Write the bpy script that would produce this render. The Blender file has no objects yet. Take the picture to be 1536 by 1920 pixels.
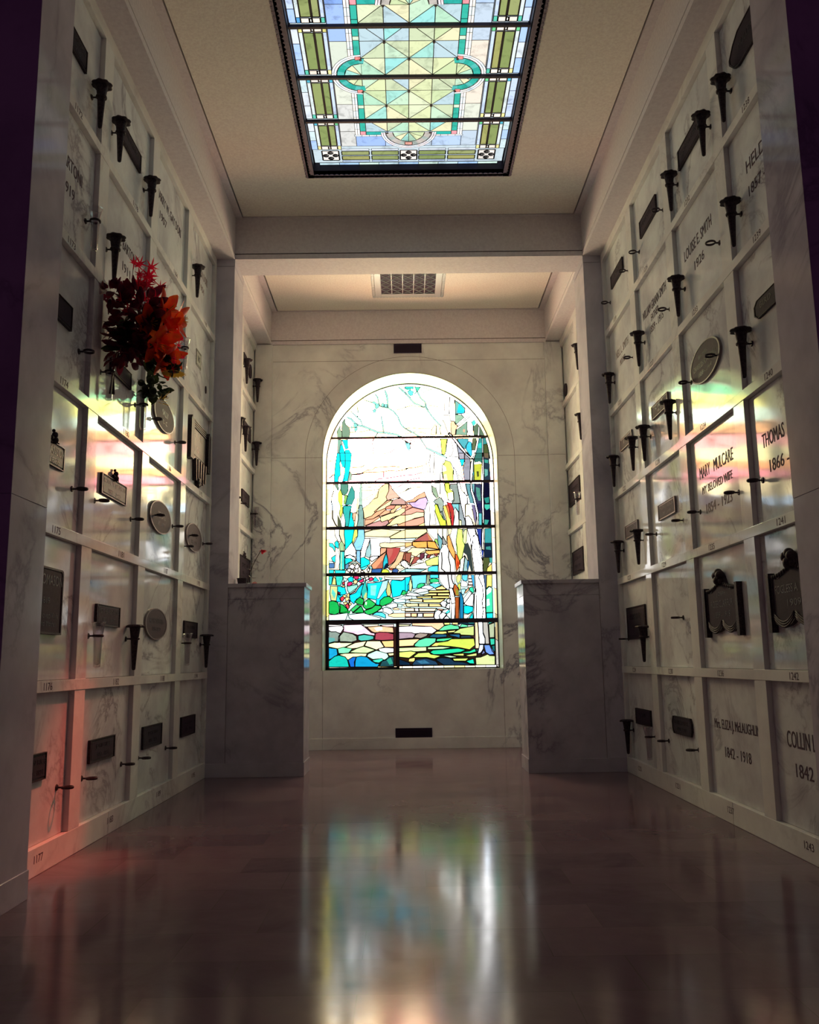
import bpy, bmesh, math, random
from mathutils import Vector, Matrix
random.seed(7)
scene = bpy.context.scene
COL = scene.collection

# ------------------------------------------------------------------ camera, world, lights, exposure
cam_d = bpy.data.cameras.new('camera'); cam = bpy.data.objects.new('camera', cam_d); COL.objects.link(cam)
cam_d.sensor_fit = 'HORIZONTAL'; cam_d.sensor_width = 36.0
cam_d.lens = 1652.0 * 36.0 / 1536.0
cam_d.clip_start = 0.02
pitch, roll, yaw = .1673, -.01379, .00608
f_ = Vector((math.sin(yaw) * math.cos(pitch), math.cos(yaw) * math.cos(pitch), math.sin(pitch)))
r0 = Vector((math.cos(yaw), -math.sin(yaw), 0)); u0 = r0.cross(f_)
r_ = r0 * math.cos(roll) + u0 * math.sin(roll); u_ = u0 * math.cos(roll) - r0 * math.sin(roll)
m = Matrix.Identity(4)
for i in range(3):
    m[i][0] = r_[i]; m[i][1] = u_[i]; m[i][2] = -f_[i]
m.translation = Vector((-.075, 0, .95))
cam.matrix_world = m
scene.camera = cam

WORLD_COL = (1.0, .30, .88); WORLD_STR = .0044
world = bpy.data.worlds.new('world'); scene.world = world; world.use_nodes = True
bg = world.node_tree.nodes['Background']
bg.inputs[0].default_value = (*WORLD_COL, 1); bg.inputs[1].default_value = WORLD_STR
WIN_GAIN = 1.0; SKY_GAIN = .24

def area(name, loc, rot, size, energy, color, sy=None, spread=180):
    l = bpy.data.lights.new(name, 'AREA'); l.energy = energy; l.color = color
    l.shape = 'RECTANGLE'; l.size = size; l.size_y = sy or size; l.spread = math.radians(spread)
    o = bpy.data.objects.new(name, l); COL.objects.link(o); o.location = loc; o.rotation_euler = rot
    return o
def aim(o, tgt):
    o.rotation_euler = (Vector(tgt) - o.location).to_track_quat('-Z', 'Y').to_euler()
def spot(name, loc, tgt, energy, color, deg, blend=1, r=.05):
    l = bpy.data.lights.new(name, 'SPOT'); l.energy = energy; l.color = color; l.spot_size = math.radians(deg); l.spot_blend = blend; l.shadow_soft_size = r
    o = bpy.data.objects.new(name, l); COL.objects.link(o); o.location = loc; aim(o, tgt); return o
# spotlights added in the skylight well, reddening the foot of the left wall
spot('red_glow_spot', (.3, 6.2, 5.08), (-1.77, 4.50, .127), 170, (1, .10, .05), 10)
spot('rose_glow_spot', (.5, 6.4, 5.08), (-1.80, 4.55, .35), 27, (1, .22, .16), 26)

scene.view_settings.view_transform = 'Standard'; scene.view_settings.look = 'None'
scene.view_settings.gamma = 1; scene.view_settings.use_curve_mapping = False
scene.view_settings.exposure = 2.38
scene.cycles.use_denoising = True
scene.cycles.max_bounces = 8; scene.cycles.diffuse_bounces = 5; scene.cycles.glossy_bounces = 4
scene.cycles.transparent_max_bounces = 12; scene.cycles.sample_clamp_indirect = 6
scene.cycles.caustics_reflective = False; scene.cycles.caustics_refractive = False

# ------------------------------------------------------------------ materials
def srgb(h, s=1.0):
    c = [int(h[i:i + 2], 16) / 255 for i in (0, 2, 4)]
    return tuple(s * (x / 12.92 if x <= .04045 else ((x + .055) / 1.055) ** 2.4) for x in c)
class NT:
    def __init__(s, name):
        s.m = bpy.data.materials.new(name); s.m.use_nodes = True; s.t = s.m.node_tree; s.t.nodes.clear()
        s.out = s.n('ShaderNodeOutputMaterial')
    def n(s, typ, **kw):
        x = s.t.nodes.new(typ)
        for k, v in kw.items(): setattr(x, k, v)
        return x
    def l(s, a, b): s.t.links.new(a, b)
    def ramp(s, fac, stops):
        r = s.n('ShaderNodeValToRGB'); s.l(fac, r.inputs[0]); e = r.color_ramp.elements
        while len(e) < len(stops): e.new(.5)
        for i, (p, c) in enumerate(stops): e[i].position = p; e[i].color = (*c, 1) if len(c) == 3 else c
        return r.outputs[0]
    def mix(s, fac, a, b, mode='MIX'):
        x = s.n('ShaderNodeMix', data_type='RGBA', blend_type=mode)
        for v, i in ((fac, 0), (a, 6), (b, 7)):
            if hasattr(v, 'default_value'): s.l(v, x.inputs[i])
            else: x.inputs[i].default_value = v if i == 0 else (*v, 1)
        return x.outputs[2]
    def noise(s, vec, scale, detail=4, rough=.55, dist=0):
        x = s.n('ShaderNodeTexNoise'); x.inputs['Scale'].default_value = scale; x.inputs['Detail'].default_value = detail
        x.inputs['Roughness'].default_value = rough; x.inputs['Distortion'].default_value = dist
        if vec is not None: s.l(vec, x.inputs['Vector'])
        return x.outputs['Fac']
    def bsdf(s, color, rough, metallic=0, spec=.5, bump=None, bstr=.2, bdist=.002):
        b = s.n('ShaderNodeBsdfPrincipled')
        for v, k in ((color, 'Base Color'), (rough, 'Roughness')):
            if hasattr(v, 'default_value'): s.l(v, b.inputs[k])
            else: b.inputs[k].default_value = (*v, 1) if k == 'Base Color' else v
        b.inputs['Metallic'].default_value = metallic; b.inputs['Specular IOR Level'].default_value = spec
        if bump is not None:
            bp = s.n('ShaderNodeBump'); bp.inputs['Strength'].default_value = bstr; bp.inputs['Distance'].default_value = bdist
            s.l(bump, bp.inputs['Height']); s.l(bp.outputs[0], b.inputs['Normal'])
        s.l(b.outputs[0], s.out.inputs[0]); return b
    def coords(s, rnd=False, rot=(0, 0, 0), scale=(1, 1, 1)):
        tc = s.n('ShaderNodeTexCoord'); mp = s.n('ShaderNodeMapping'); s.l(tc.outputs['Object'], mp.inputs[0])
        mp.inputs['Rotation'].default_value = rot; mp.inputs['Scale'].default_value = scale
        if rnd:
            oi = s.n('ShaderNodeObjectInfo'); ml = s.n('ShaderNodeMath', operation='MULTIPLY'); ml.inputs[1].default_value = 40
            s.l(oi.outputs['Random'], ml.inputs[0])
            cb = s.n('ShaderNodeCombineXYZ')
            for i in range(3): s.l(ml.outputs[0], cb.inputs[i])
            s.l(cb.outputs[0], mp.inputs['Location'])
        return mp.outputs[0]

def marble(name, base, vein, cloud, rough=.12, vscale=1.0, vstr=.7, thr=.018, rnd=False):
    t = NT(name); v = t.coords(rnd, rot=(.5, .3, .7))
    n1 = t.noise(v, 1.1 * vscale, 7, .62, 1.2)
    d = t.n('ShaderNodeMath', operation='SUBTRACT'); t.l(n1, d.inputs[0]); d.inputs[1].default_value = .5
    ab = t.n('ShaderNodeMath', operation='ABSOLUTE'); t.l(d.outputs[0], ab.inputs[0])
    vm = t.ramp(ab.outputs[0], [(0, (1, 1, 1)), (thr, (.35, .35, .35)), (thr * 2.6, (0, 0, 0))])
    n2 = t.noise(v, .9 * vscale, 3, .5)
    gate = t.ramp(n2, [(.44, (0, 0, 0)), (.62, (1, 1, 1))])
    f = t.n('ShaderNodeMath', operation='MULTIPLY'); t.l(vm, f.inputs[0]); t.l(gate, f.inputs[1])
    f2 = t.n('ShaderNodeMath', operation='MULTIPLY'); t.l(f.outputs[0], f2.inputs[0]); f2.inputs[1].default_value = vstr
    n3 = t.noise(v, 2.2 * vscale, 5, .6)
    c0 = t.mix(t.ramp(n3, [(.38, (0, 0, 0)), (.72, (1, 1, 1))]), base, cloud)
    c1 = t.mix(f2.outputs[0], c0, vein)
    b = t.bsdf(c1, rough, 0, .5, t.noise(v, 3.0, 2), .04, .004); b.inputs['IOR'].default_value = 1.125
    return t.m
M = {}
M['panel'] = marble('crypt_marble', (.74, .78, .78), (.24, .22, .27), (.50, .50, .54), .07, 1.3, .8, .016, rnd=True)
M['trim'] = marble('ledge_marble', (.80, .82, .79), (.40, .38, .40), (.62, .61, .62), .09, 1.0, .5)
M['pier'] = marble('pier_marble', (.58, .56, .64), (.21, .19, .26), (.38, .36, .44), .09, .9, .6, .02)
M['back'] = marble('back_wall_marble', (.82, .86, .84), (.17, .17, .24), (.60, .61, .62), .12, .85, .85, .014)
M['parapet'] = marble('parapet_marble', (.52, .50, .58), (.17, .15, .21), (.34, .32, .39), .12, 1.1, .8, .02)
M['reveal'] = marble('reveal_marble', (.52, .56, .46), (.4, .4, .4), (.48, .50, .42), .3, 1, .3)

def simple(name, col, rough, metallic=0, spec=.5, nscale=None, ncol=None, bstr=.3, bdist=.002):
    t = NT(name)
    if nscale:
        n = t.noise(t.coords(), nscale, 5); c = t.mix(t.ramp(n, [(.35, (0, 0, 0)), (.65, (1, 1, 1))]), col, ncol or tuple(x * .8 for x in col))
        t.bsdf(c, rough, metallic, spec, n, bstr, bdist)
    else: t.bsdf(col, rough, metallic, spec)
    return t.m
M['plaster'] = simple('ceiling_plaster', (.88, .86, .78), .85, 0, .2, 60, (.78, .74, .68), .5, .003)
M['frieze'] = simple('frieze_plaster', (.70, .67, .70), .75, 0, .2, 45, (.62, .58, .62), .4, .002)
M['gap'] = simple('shadow_gap', (.05, .02, .02), .9, 0, .1)
M['joint'] = simple('mortar_joint', (.20, .17, .18), .8, 0, .1)
M['bronze'] = simple('dark_bronze', (.016, .010, .018), .6, .05, .22, 90, (.05, .035, .045), .4, .001)
M['bronze_face'] = simple('bronze_plate', (.045, .032, .05), .75, 0, .12, 120, (.035, .026, .04), .5, .0008)
M['bronze_mid'] = simple('bronze_plate_worn', (.062, .05, .066), .7, 0, .12, 120, (.08, .06, .08), .5, .0008)
M['bronze_rim'] = simple('bronze_rim', (.20, .17, .18), .5, .2, .3)
M['pale_plate'] = simple('pale_plate', (.26, .24, .23), .6, .0, .25, 70, (.20, .185, .18))
M['letter_dark'] = simple('incised_letter', (.10, .07, .09), .8, 0, .1)
M['letter_grey'] = simple('worn_letter', (.27, .22, .23), .8, 0, .1)
M['letter_plate'] = simple('raised_letter', (.028, .02, .03), .5, .4, .3)
M['lead'] = simple('lead_came', (.012, .008, .016), .6, .2, .3)
M['iron'] = simple('window_iron', (.018, .010, .022), .5, .3, .3)
M['vent_dark'] = simple('vent_dark', (.030, .018, .045), .6, .2, .3)
M['vent_metal'] = simple('vent_metal', (.50, .56, .58), .45, .4, .5)
M['scallop'] = simple('skylight_edging', (.20, .16, .22), .6, .1, .3, 50)

def floor_mat():
    t = NT('polished_floor'); v = t.coords(scale=(1, 1, 1))
    br = t.n('ShaderNodeTexBrick'); br.offset = .37; br.inputs['Scale'].default_value = 1.0
    br.inputs['Brick Width'].default_value = .62; br.inputs['Row Height'].default_value = .305
    br.inputs['Mortar Size'].default_value = .0022; br.inputs['Mortar Smooth'].default_value = .2; br.inputs['Bias'].default_value = 0
    mp = t.n('ShaderNodeMapping'); mp.inputs['Rotation'].default_value = (0, 0, 0); t.l(v, mp.inputs[0]); t.l(mp.outputs[0], br.inputs['Vector'])
    br.inputs['Color1'].default_value = (.19, .12, .15, 1); br.inputs['Color2'].default_value = (.11, .065, .095, 1); br.inputs['Mortar'].default_value = (.11, .08, .085, 1)
    n = t.noise(v, 2.6, 7, .65, .8); n2 = t.noise(v, 14, 4, .6)
    c = t.mix(t.ramp(n, [(.4, (0, 0, 0)), (.7, (.6, .6, .6))]), br.outputs['Color'], (.22, .16, .18))
    c = t.mix(t.ramp(n2, [(.3, (0, 0, 0)), (.75, (.35, .35, .35))]), c, (.13, .10, .11))
    r = t.ramp(t.noise(v, 5, 4), [(.3, (.10, .10, .10)), (.7, (.15, .15, .15))])
    bp = t.noise(v, 9, 3)
    b = t.bsdf(c, r, 0, .5, bp, .03, .006); b.inputs['IOR'].default_value = 1.19
    return t.m
M['floor'] = floor_mat()

def glass_emit(name, gain, nsc, nstr):
    t = NT(name); a = t.n('ShaderNodeAttribute', attribute_name='Col'); a.attribute_type = 'GEOMETRY'
    tc = t.n('ShaderNodeTexCoord'); mp = t.n('ShaderNodeMapping'); t.l(tc.outputs['Object'], mp.inputs[0]); mp.inputs['Scale'].default_value = nsc
    n = t.noise(mp.outputs[0], 7, 4, .65, 1.5)
    k = t.ramp(n, [(.25, (1 - nstr,) * 3), (.5, (1, 1, 1)), (.75, (1 + nstr * .0, 1, 1))])
    c = t.mix(1.0, a.outputs['Color'], k, 'MULTIPLY')
    e = t.n('ShaderNodeEmission'); t.l(c, e.inputs[0]); e.inputs[1].default_value = gain
    t.l(e.outputs[0], t.out.inputs[0]); return t.m
M['stained'] = glass_emit('stained_glass_lit', WIN_GAIN, (1, 1, 2.2), .30)
M['skyglass'] = glass_emit('skylight_glass_lit', SKY_GAIN, (1, 1, 1), .45)

def clear_glass():
    t = NT('clear_glass'); fr = t.n('ShaderNodeLayerWeight'); fr.inputs[0].default_value = .35
    tr = t.n('ShaderNodeBsdfTransparent'); tr.inputs[0].default_value = (.86, .84, .86, 1)
    gl = t.n('ShaderNodeBsdfGlossy'); gl.inputs['Roughness'].default_value = .05
    mx = t.n('ShaderNodeMixShader'); t.l(fr.outputs['Facing'], mx.inputs[0]); t.l(tr.outputs[0], mx.inputs[1]); t.l(gl.outputs[0], mx.inputs[2])
    t.l(mx.outputs[0], t.out.inputs[0]); return t.m
M['glass'] = clear_glass()
def petal_mat(name, c_in, c_out, scale=18):
    t = NT(name); n = t.noise(t.coords(True), scale, 3); c = t.mix(t.ramp(n, [(.35, (0, 0, 0)), (.65, (1, 1, 1))]), c_in, c_out)
    b = t.bsdf(c, .5, 0, .3)
    tl = t.n('ShaderNodeBsdfTranslucent'); t.l(c, tl.inputs[0]); mx = t.n('ShaderNodeMixShader'); mx.inputs[0].default_value = .4
    t.l(b.outputs[0], mx.inputs[1]); t.l(tl.outputs[0], mx.inputs[2]); t.l(mx.outputs[0], t.out.inputs[0]); return t.m
M['lily'] = petal_mat('lily_petal', (1.0, .04, .022), (1.0, .17, .02), 14)
M['maple'] = petal_mat('maple_leaf_red', (.85, .015, .06), (.62, .01, .045))
M['wine'] = petal_mat('wine_leaf', (.06, .012, .035), (.20, .014, .03))
M['leaf'] = petal_mat('dark_leaf', (.012, .018, .012), (.035, .05, .012))
M['yellow'] = petal_mat('yellow_petal', (.75, .42, .03), (.8, .55, .08))
M['stem'] = simple('stem_brown', (.03, .012, .015), .7)
M['red_pot'] = simple('red_foil', (.6, .02, .05), .35)
M['rose'] = petal_mat('rose_red', (.42, .01, .03), (.6, .03, .05))

# ------------------------------------------------------------------ mesh helpers
def link(name, bm, mat, parent=None, smooth=False):
    me = bpy.data.meshes.new(name); bm.normal_update(); bm.to_mesh(me); bm.free()
    for mm in (mat if isinstance(mat, (list, tuple)) else [mat]): me.materials.append(M[mm] if isinstance(mm, str) else mm)
    if smooth:
        for p in me.polygons: p.use_smooth = True
    o = bpy.data.objects.new(name, me); COL.objects.link(o)
    if parent: o.parent = parent
    return o
def box(bm, x0, x1, y0, y1, z0, z1, bev=0):
    x0, x1 = min(x0, x1), max(x0, x1); y0, y1 = min(y0, y1), max(y0, y1)
    r = bmesh.ops.create_cube(bm, size=1)
    for v in r['verts']:
        v.co = Vector(((x0 + x1) / 2 + v.co.x * (x1 - x0), (y0 + y1) / 2 + v.co.y * (y1 - y0), (z0 + z1) / 2 + v.co.z * (z1 - z0)))
    if bev:
        es = list({e for v in r['verts'] for e in v.link_edges})
        bmesh.ops.bevel(bm, geom=es, offset=bev, segments=2, affect='EDGES', profile=.5)
def lathe(bm, prof, n=24, cx=0, cy=0, cz=0, mod=None):
    rings = []
    for (r, z) in prof:
        ring = []
        for i in range(n):
            a = 2 * math.pi * i / n; rr = r * (mod(a, r, z) if mod else 1)
            ring.append(bm.verts.new((cx + rr * math.cos(a), cy + rr * math.sin(a), cz + z)))
        rings.append(ring)
    for a, b in zip(rings, rings[1:]):
        for i in range(n): bm.faces.new((a[i], a[(i + 1) % n], b[(i + 1) % n], b[i]))
    bm.faces.new(rings[0][::-1]); bm.faces.new(rings[-1])
def tube(bm, pts, r, n=6, r1=None):
    pts = [Vector(p) for p in pts]; rings = []
    for i, p in enumerate(pts):
        d = (pts[min(i + 1, len(pts) - 1)] - pts[max(i - 1, 0)]).normalized()
        s = d.cross(Vector((.13, .2, 1))); s = s.normalized() if s.length > 1e-4 else Vector((1, 0, 0)); t = d.cross(s)
        rr = r if r1 is None else r + (r1 - r) * i / (len(pts) - 1)
        rings.append([bm.verts.new(p + (s * math.cos(2 * math.pi * k / n) + t * math.sin(2 * math.pi * k / n)) * rr) for k in range(n)])
    for a, b in zip(rings, rings[1:]):
        for i in range(n): bm.faces.new((a[i], a[(i + 1) % n], b[(i + 1) % n], b[i]))
    bm.faces.new(rings[0][::-1]); bm.faces.new(rings[-1])
def prism(bm, pts, d0, d1, fr):  # 2D outline extruded between depths d0<d1, fr(u,z,d)->Vector
    a = [bm.verts.new(fr(u, z, d0)) for u, z in pts]; b = [bm.verts.new(fr(u, z, d1)) for u, z in pts]; n = len(pts)
    fs = [bm.faces.new(a[::-1]), bm.faces.new(b)]
    for i in range(n): fs.append(bm.faces.new((a[i], a[(i + 1) % n], b[(i + 1) % n], b[i])))
    return fs
def tag(o, label, cat, group=None):
    o['label'] = label; o['category'] = cat
    if group: o['group'] = group
    return o
def empty(name, loc=(0, 0, 0), rz=0):
    o = bpy.data.objects.new(name, None); COL.objects.link(o); o.location = loc; o.rotation_euler = (0, 0, rz); o.empty_display_size = .05
    return o
def struct(name, boxes, mat, bev=0):
    bm = bmesh.new()
    for b in boxes: box(bm, *b, bev=bev)
    o = link(name, bm, mat); o['kind'] = 'structure'; return o
TRIM = [0]
def trim(boxes, mat, bev=0):
    TRIM[0] += 1; return struct('trim_%d' % TRIM[0], boxes, mat, bev)
def wall_frame(side, plane):   # u runs the way the lettering reads, d comes out of the wall
    return (lambda u, z, d: Vector((-plane + d, u, z))) if side == 'left' else (lambda u, z, d: Vector((plane - d, u, z)))
def copy_tree(o, parent=None):
    c = o.copy(); COL.objects.link(c); c.parent = parent
    for ch in [x for x in COL.objects if x.parent == o]: copy_tree(ch, c)
    return c

_font_cache = {}
def text_mesh(body):
    if body not in _font_cache:
        cu = bpy.data.curves.new('lettering', 'FONT'); cu.body = body; cu.size = 1; cu.extrude = .01; cu.resolution_u = 3
        cu.align_x = 'CENTER'; cu.align_y = 'CENTER'
        o = bpy.data.objects.new('lettering', cu); COL.objects.link(o)
        me = bpy.data.meshes.new_from_object(o.evaluated_get(bpy.context.evaluated_depsgraph_get()))
        bpy.data.objects.remove(o); vs = [v.co.copy() for v in me.vertices]; fs = [tuple(p.vertices) for p in me.polygons]
        x0 = min(v.x for v in vs); x1 = max(v.x for v in vs); y0 = min(v.y for v in vs); y1 = max(v.y for v in vs)
        vs = [((v.x - x0) / (x1 - x0) - .5, (v.y - y0) / (y1 - y0) - .5, v.z / .02 + .5) for v in vs]
        _font_cache[body] = (vs, fs)
    return _font_cache[body]
def letters(bm, body, side, plane, uc, zc, w, h, d0=0, th=.0015):
    vs, fs = text_mesh(body); fr = wall_frame(side, plane); sg = 1 if side == 'left' else -1
    nv = [bm.verts.new(fr(uc + sg * x * w, zc + y * h, d0 + t * th)) for x, y, t in vs]
    for f in fs:
        try: bm.faces.new([nv[i] for i in f])
        except ValueError: pass

# ------------------------------------------------------------------ the setting
PX, FX, BX = 1.815, 1.785, 1.86         # crypt panel face, ledge face, rough wall
YP0, YP1 = 3.50, 3.86                   # near piers
YB, YA = 7.70, 8.13                     # far pilasters and parapets
YW = 9.94                               # back wall face
LEDGE = [.127 + .753 * k for k in range(6)]
struct('floor', [(-3.2, 3.2, -4.5, 10.4, -.12, 0)], 'floor')
struct('wall_left', [(-2.1, -BX, YP1, YW + .3, 0, 5.4)], 'trim')
struct('wall_right', [(BX, 2.1, YP1, YW + .3, 0, 5.4)], 'trim')
for s in (-1, 1):                      # near piers with a joint and a base
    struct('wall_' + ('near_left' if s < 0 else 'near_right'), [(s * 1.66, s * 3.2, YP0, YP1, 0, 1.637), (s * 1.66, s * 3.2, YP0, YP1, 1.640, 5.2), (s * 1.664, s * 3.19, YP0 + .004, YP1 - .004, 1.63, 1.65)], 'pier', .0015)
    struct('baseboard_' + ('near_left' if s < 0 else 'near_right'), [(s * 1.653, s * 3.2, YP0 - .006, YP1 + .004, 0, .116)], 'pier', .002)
    struct('baseboard_' + ('left' if s < 0 else 'right'), [(s * FX, s * 1.9, YP1, 5.25, 0, .127), (s * FX, s * 1.9, 5.2535, YB, 0, .127)], 'trim', .003)
# ledges and uprights between the crypts
for s in (-1, 1):
    for k in range(1, 6): trim([(s * (FX - .002), s * BX, YP1, YB, LEDGE[k] - .055, LEDGE[k])], 'trim', .0015)
    trim([(s * FX, s * BX, YP1, YB, 4.575, 4.66)], 'trim', .0015)
    for c in range(3): trim([(s * (FX + .001), s * BX, 4.64 + c, 4.79 + c, .127, 4.575)], 'trim', .0015)
    trim([(s * (FX + .001), s * BX, 7.64, YB, .127, 4.575)], 'trim')
    # alcove
    for k in range(2, 6): trim([(s * (FX - .002), s * BX, YA, YW, LEDGE[k] - .055, LEDGE[k])], 'trim', .0015)
    trim([(s * FX, s * BX, YA, YW, 4.575, 4.66)], 'trim')
    trim([(s * (FX + .001), s * BX, 8.94, 9.09, LEDGE[2], 4.575)], 'trim', .0015)
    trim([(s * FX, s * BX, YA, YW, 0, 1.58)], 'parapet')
    # far pilasters, flush above the parapet ends
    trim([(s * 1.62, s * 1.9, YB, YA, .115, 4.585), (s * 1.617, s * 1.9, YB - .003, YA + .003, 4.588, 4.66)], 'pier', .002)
    # back wall corner pilaster
    trim([(s * 1.602, s * 1.80, YW - .035, YW, 0, 3.276), (s * 1.602, s * 1.80, YW - .035, YW, 3.279, 4.64)], 'back', .0015)
    # low parapet with cap, band and base
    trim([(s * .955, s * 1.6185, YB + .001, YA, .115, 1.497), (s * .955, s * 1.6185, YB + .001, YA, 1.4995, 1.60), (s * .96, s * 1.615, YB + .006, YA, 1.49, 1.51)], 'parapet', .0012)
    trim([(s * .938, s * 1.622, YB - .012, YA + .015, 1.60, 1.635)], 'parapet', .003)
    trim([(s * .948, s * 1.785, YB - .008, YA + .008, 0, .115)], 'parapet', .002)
    # cornice friezes: main bay and alcove
    for y0, y1 in ((YP1, YB), (8.05, YW)):
        trim([(s * 1.62, s * 2.0, y0, y1, 4.655, 4.702), (s * 1.62, s * 2.0, y0, y1, 4.712, 5.06)], 'frieze')
        trim([(s * 1.630, s * 2.0, y0, y1, 4.70, 4.714)], 'gap')
# beam over the far pilasters, its grooves; frieze of the back wall
trim([(-1.9, 1.9, YB, 8.05, 4.655, 4.702), (-1.9, 1.9, YB, 8.05, 4.712, 5.2)], 'frieze')
trim([(-1.9, 1.9, YB + .01, 8.04, 4.70, 4.714)], 'gap')
trim([(-1.62, 1.62, YW - .02, YW + .2, 4.645, 4.690), (-1.62, 1.62, YW - .02, YW + .2, 4.698, 5.06)], 'frieze')
trim([(-1.62, 1.62, YW - .012, YW + .2, 4.688, 4.70)], 'gap')
trim([(-3.2, 3.2, YP0, YP1, 4.8, 5.3)], 'frieze')

# ceiling: a plaster board in a border with a dark gap round it, cut for the skylight
SX, SY0, SY1 = .81, 4.66, 6.96
struct('ceiling', [(-1.543, -SX, 3.95, 7.66, 5.06, 5.10), (SX, 1.543, 3.95, 7.66, 5.06, 5.10), (-SX, SX, 3.95, SY0, 5.06, 5.10), (-SX, SX, SY1, 7.66, 5.06, 5.10),
                   (-1.54, 1.54, 8.05, YW - .055, 5.052, 5.10)], 'plaster')
trim([(-1.62, -1.556, YP1, YB, 5.058, 5.1), (1.556, 1.62, YP1, YB, 5.058, 5.1), (-1.556, 1.556, 7.674, YB, 5.058, 5.1), (-1.556, 1.556, YP1, 3.935, 5.058, 5.1),
      (-1.62, -1.556, 8.05, YW, 5.05, 5.1), (1.556, 1.62, 8.05, YW, 5.05, 5.1), (-1.556, 1.556, YW - .04, YW, 5.05, 5.1)], 'frieze')
trim([(-2.0, -SX - .02, YP1, YW + .2, 5.10, 5.14), (SX + .02, 2.0, YP1, YW + .2, 5.10, 5.14), (-SX - .02, SX + .02, YP1, SY0 - .02, 5.10, 5.14), (-SX - .02, SX + .02, SY1 + .02, YW + .2, 5.10, 5.14)], 'gap')

# back wall with the arched opening
ZS, ZSP, RA, YG = .853, 3.277, 1.005, 10.34
def arch_pts(r, n=48, zs=ZS): return [(-r, zs), (-r, ZSP)] + [(-r * math.cos(math.pi * i / n), ZSP + r * math.sin(math.pi * i / n)) for i in range(1, n)] + [(r, ZSP), (r, zs)]
bm = bmesh.new()
ap = arch_pts(RA); TOP = 5.1
def q(*p): bm.faces.new([bm.verts.new((x, YW, z)) for x, z in p])
q((-1.9, 0), (1.9, 0), (1.9, ZS), (-1.9, ZS)); q((-1.9, ZS), (-RA, ZS), (-RA, ZSP), (-1.9, ZSP)); q((RA, ZS), (1.9, ZS), (1.9, ZSP), (RA, ZSP))
q((-1.9, ZSP), (-RA, ZSP), (-RA, TOP), (-1.9, TOP)); q((RA, ZSP), (1.9, ZSP), (1.9, TOP), (RA, TOP))
for a, b in zip(ap[1:-2], ap[2:-1]): q(a, b, (b[0], TOP), (a[0], TOP))
wb = link('wall_back', bm, 'back'); wb['kind'] = 'structure'
wb['kind'] = 'structure'
bm = bmesh.new()
for a, b in list(zip(ap, ap[1:])) + [(ap[-1], ap[0])]:
    bm.faces.new([bm.verts.new((x, y, z)) for (x, z), y in ((a, YW), (b, YW), (b, YG + .06), (a, YG + .06))])
rv = link('trim_80', bm, 'reveal'); rv['kind'] = 'structure'
bm = bmesh.new(); fo = arch_pts(RA + .012); n_ = len(ap)       # thin raised bead round the arch
for i in range(n_ - 1):
    a, b, c, d = ap[i], ap[i + 1], fo[i + 1], fo[i]
    prism(bm, [a, b, c, d], 0, .006, lambda u, z, dd: Vector((u, YW - dd, z)))
bd = link('trim_81', bm, 'reveal'); bd['kind'] = 'structure'
# joints of the back wall's slabs
jb = []
def hj(x0, x1, z): jb.append((x0, x1, YW - .0012, YW + .01, z - .0018, z + .0018))
def vj(x, z0, z1): jb.append((x - .0018, x + .0018, YW - .0012, YW + .01, z0, z1))
hj(-1.6, 1.6, 4.44); hj(-1.6, -RA - .012, 3.28); hj(RA + .012, 1.6, 3.28); vj(-1.21, .12, 3.28); vj(1.21, .12, 3.28)
vj(-1.003, .12, ZS); vj(1.003, .12, ZS)
bm = bmesh.new()
for b in jb: box(bm, *b)
for i in range(40):
    a0, a1 = math.pi * i / 40, math.pi * (i + 1) / 40
    prism(bm, [(-r * math.cos(a), 3.28 + r * math.sin(a)) for r, a in ((1.208, a0), (1.208, a1), (1.2115, a1), (1.2115, a0))], -.01, .0012, lambda u, z, dd: Vector((u, YW - dd, z)))
j = link('trim_82', bm, 'joint'); j['kind'] = 'structure'
struct('baseboard_back', [(-1.62, -1.0045, YW - .012, YW, 0, .12), (-1.0015, 1.0015, YW - .012, YW, 0, .12), (1.0045, 1.62, YW - .012, YW, 0, .12)], 'back', .0015)
trim([(-1.2, 1.2, YG + .06, YG + .1, .6, 4.6)], 'gap')          # unseen dark backing sheet closing the opening behind the lit glass
bm = bmesh.new()
for s in (-1, 1):                      # pilaster joint lines
    box(bm, s * 1.6185, s * 1.6205, YB - .0015, YB + .01, .115, 1.60)
j = link('trim_83', bm, 'joint'); j['kind'] = 'structure'

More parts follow.
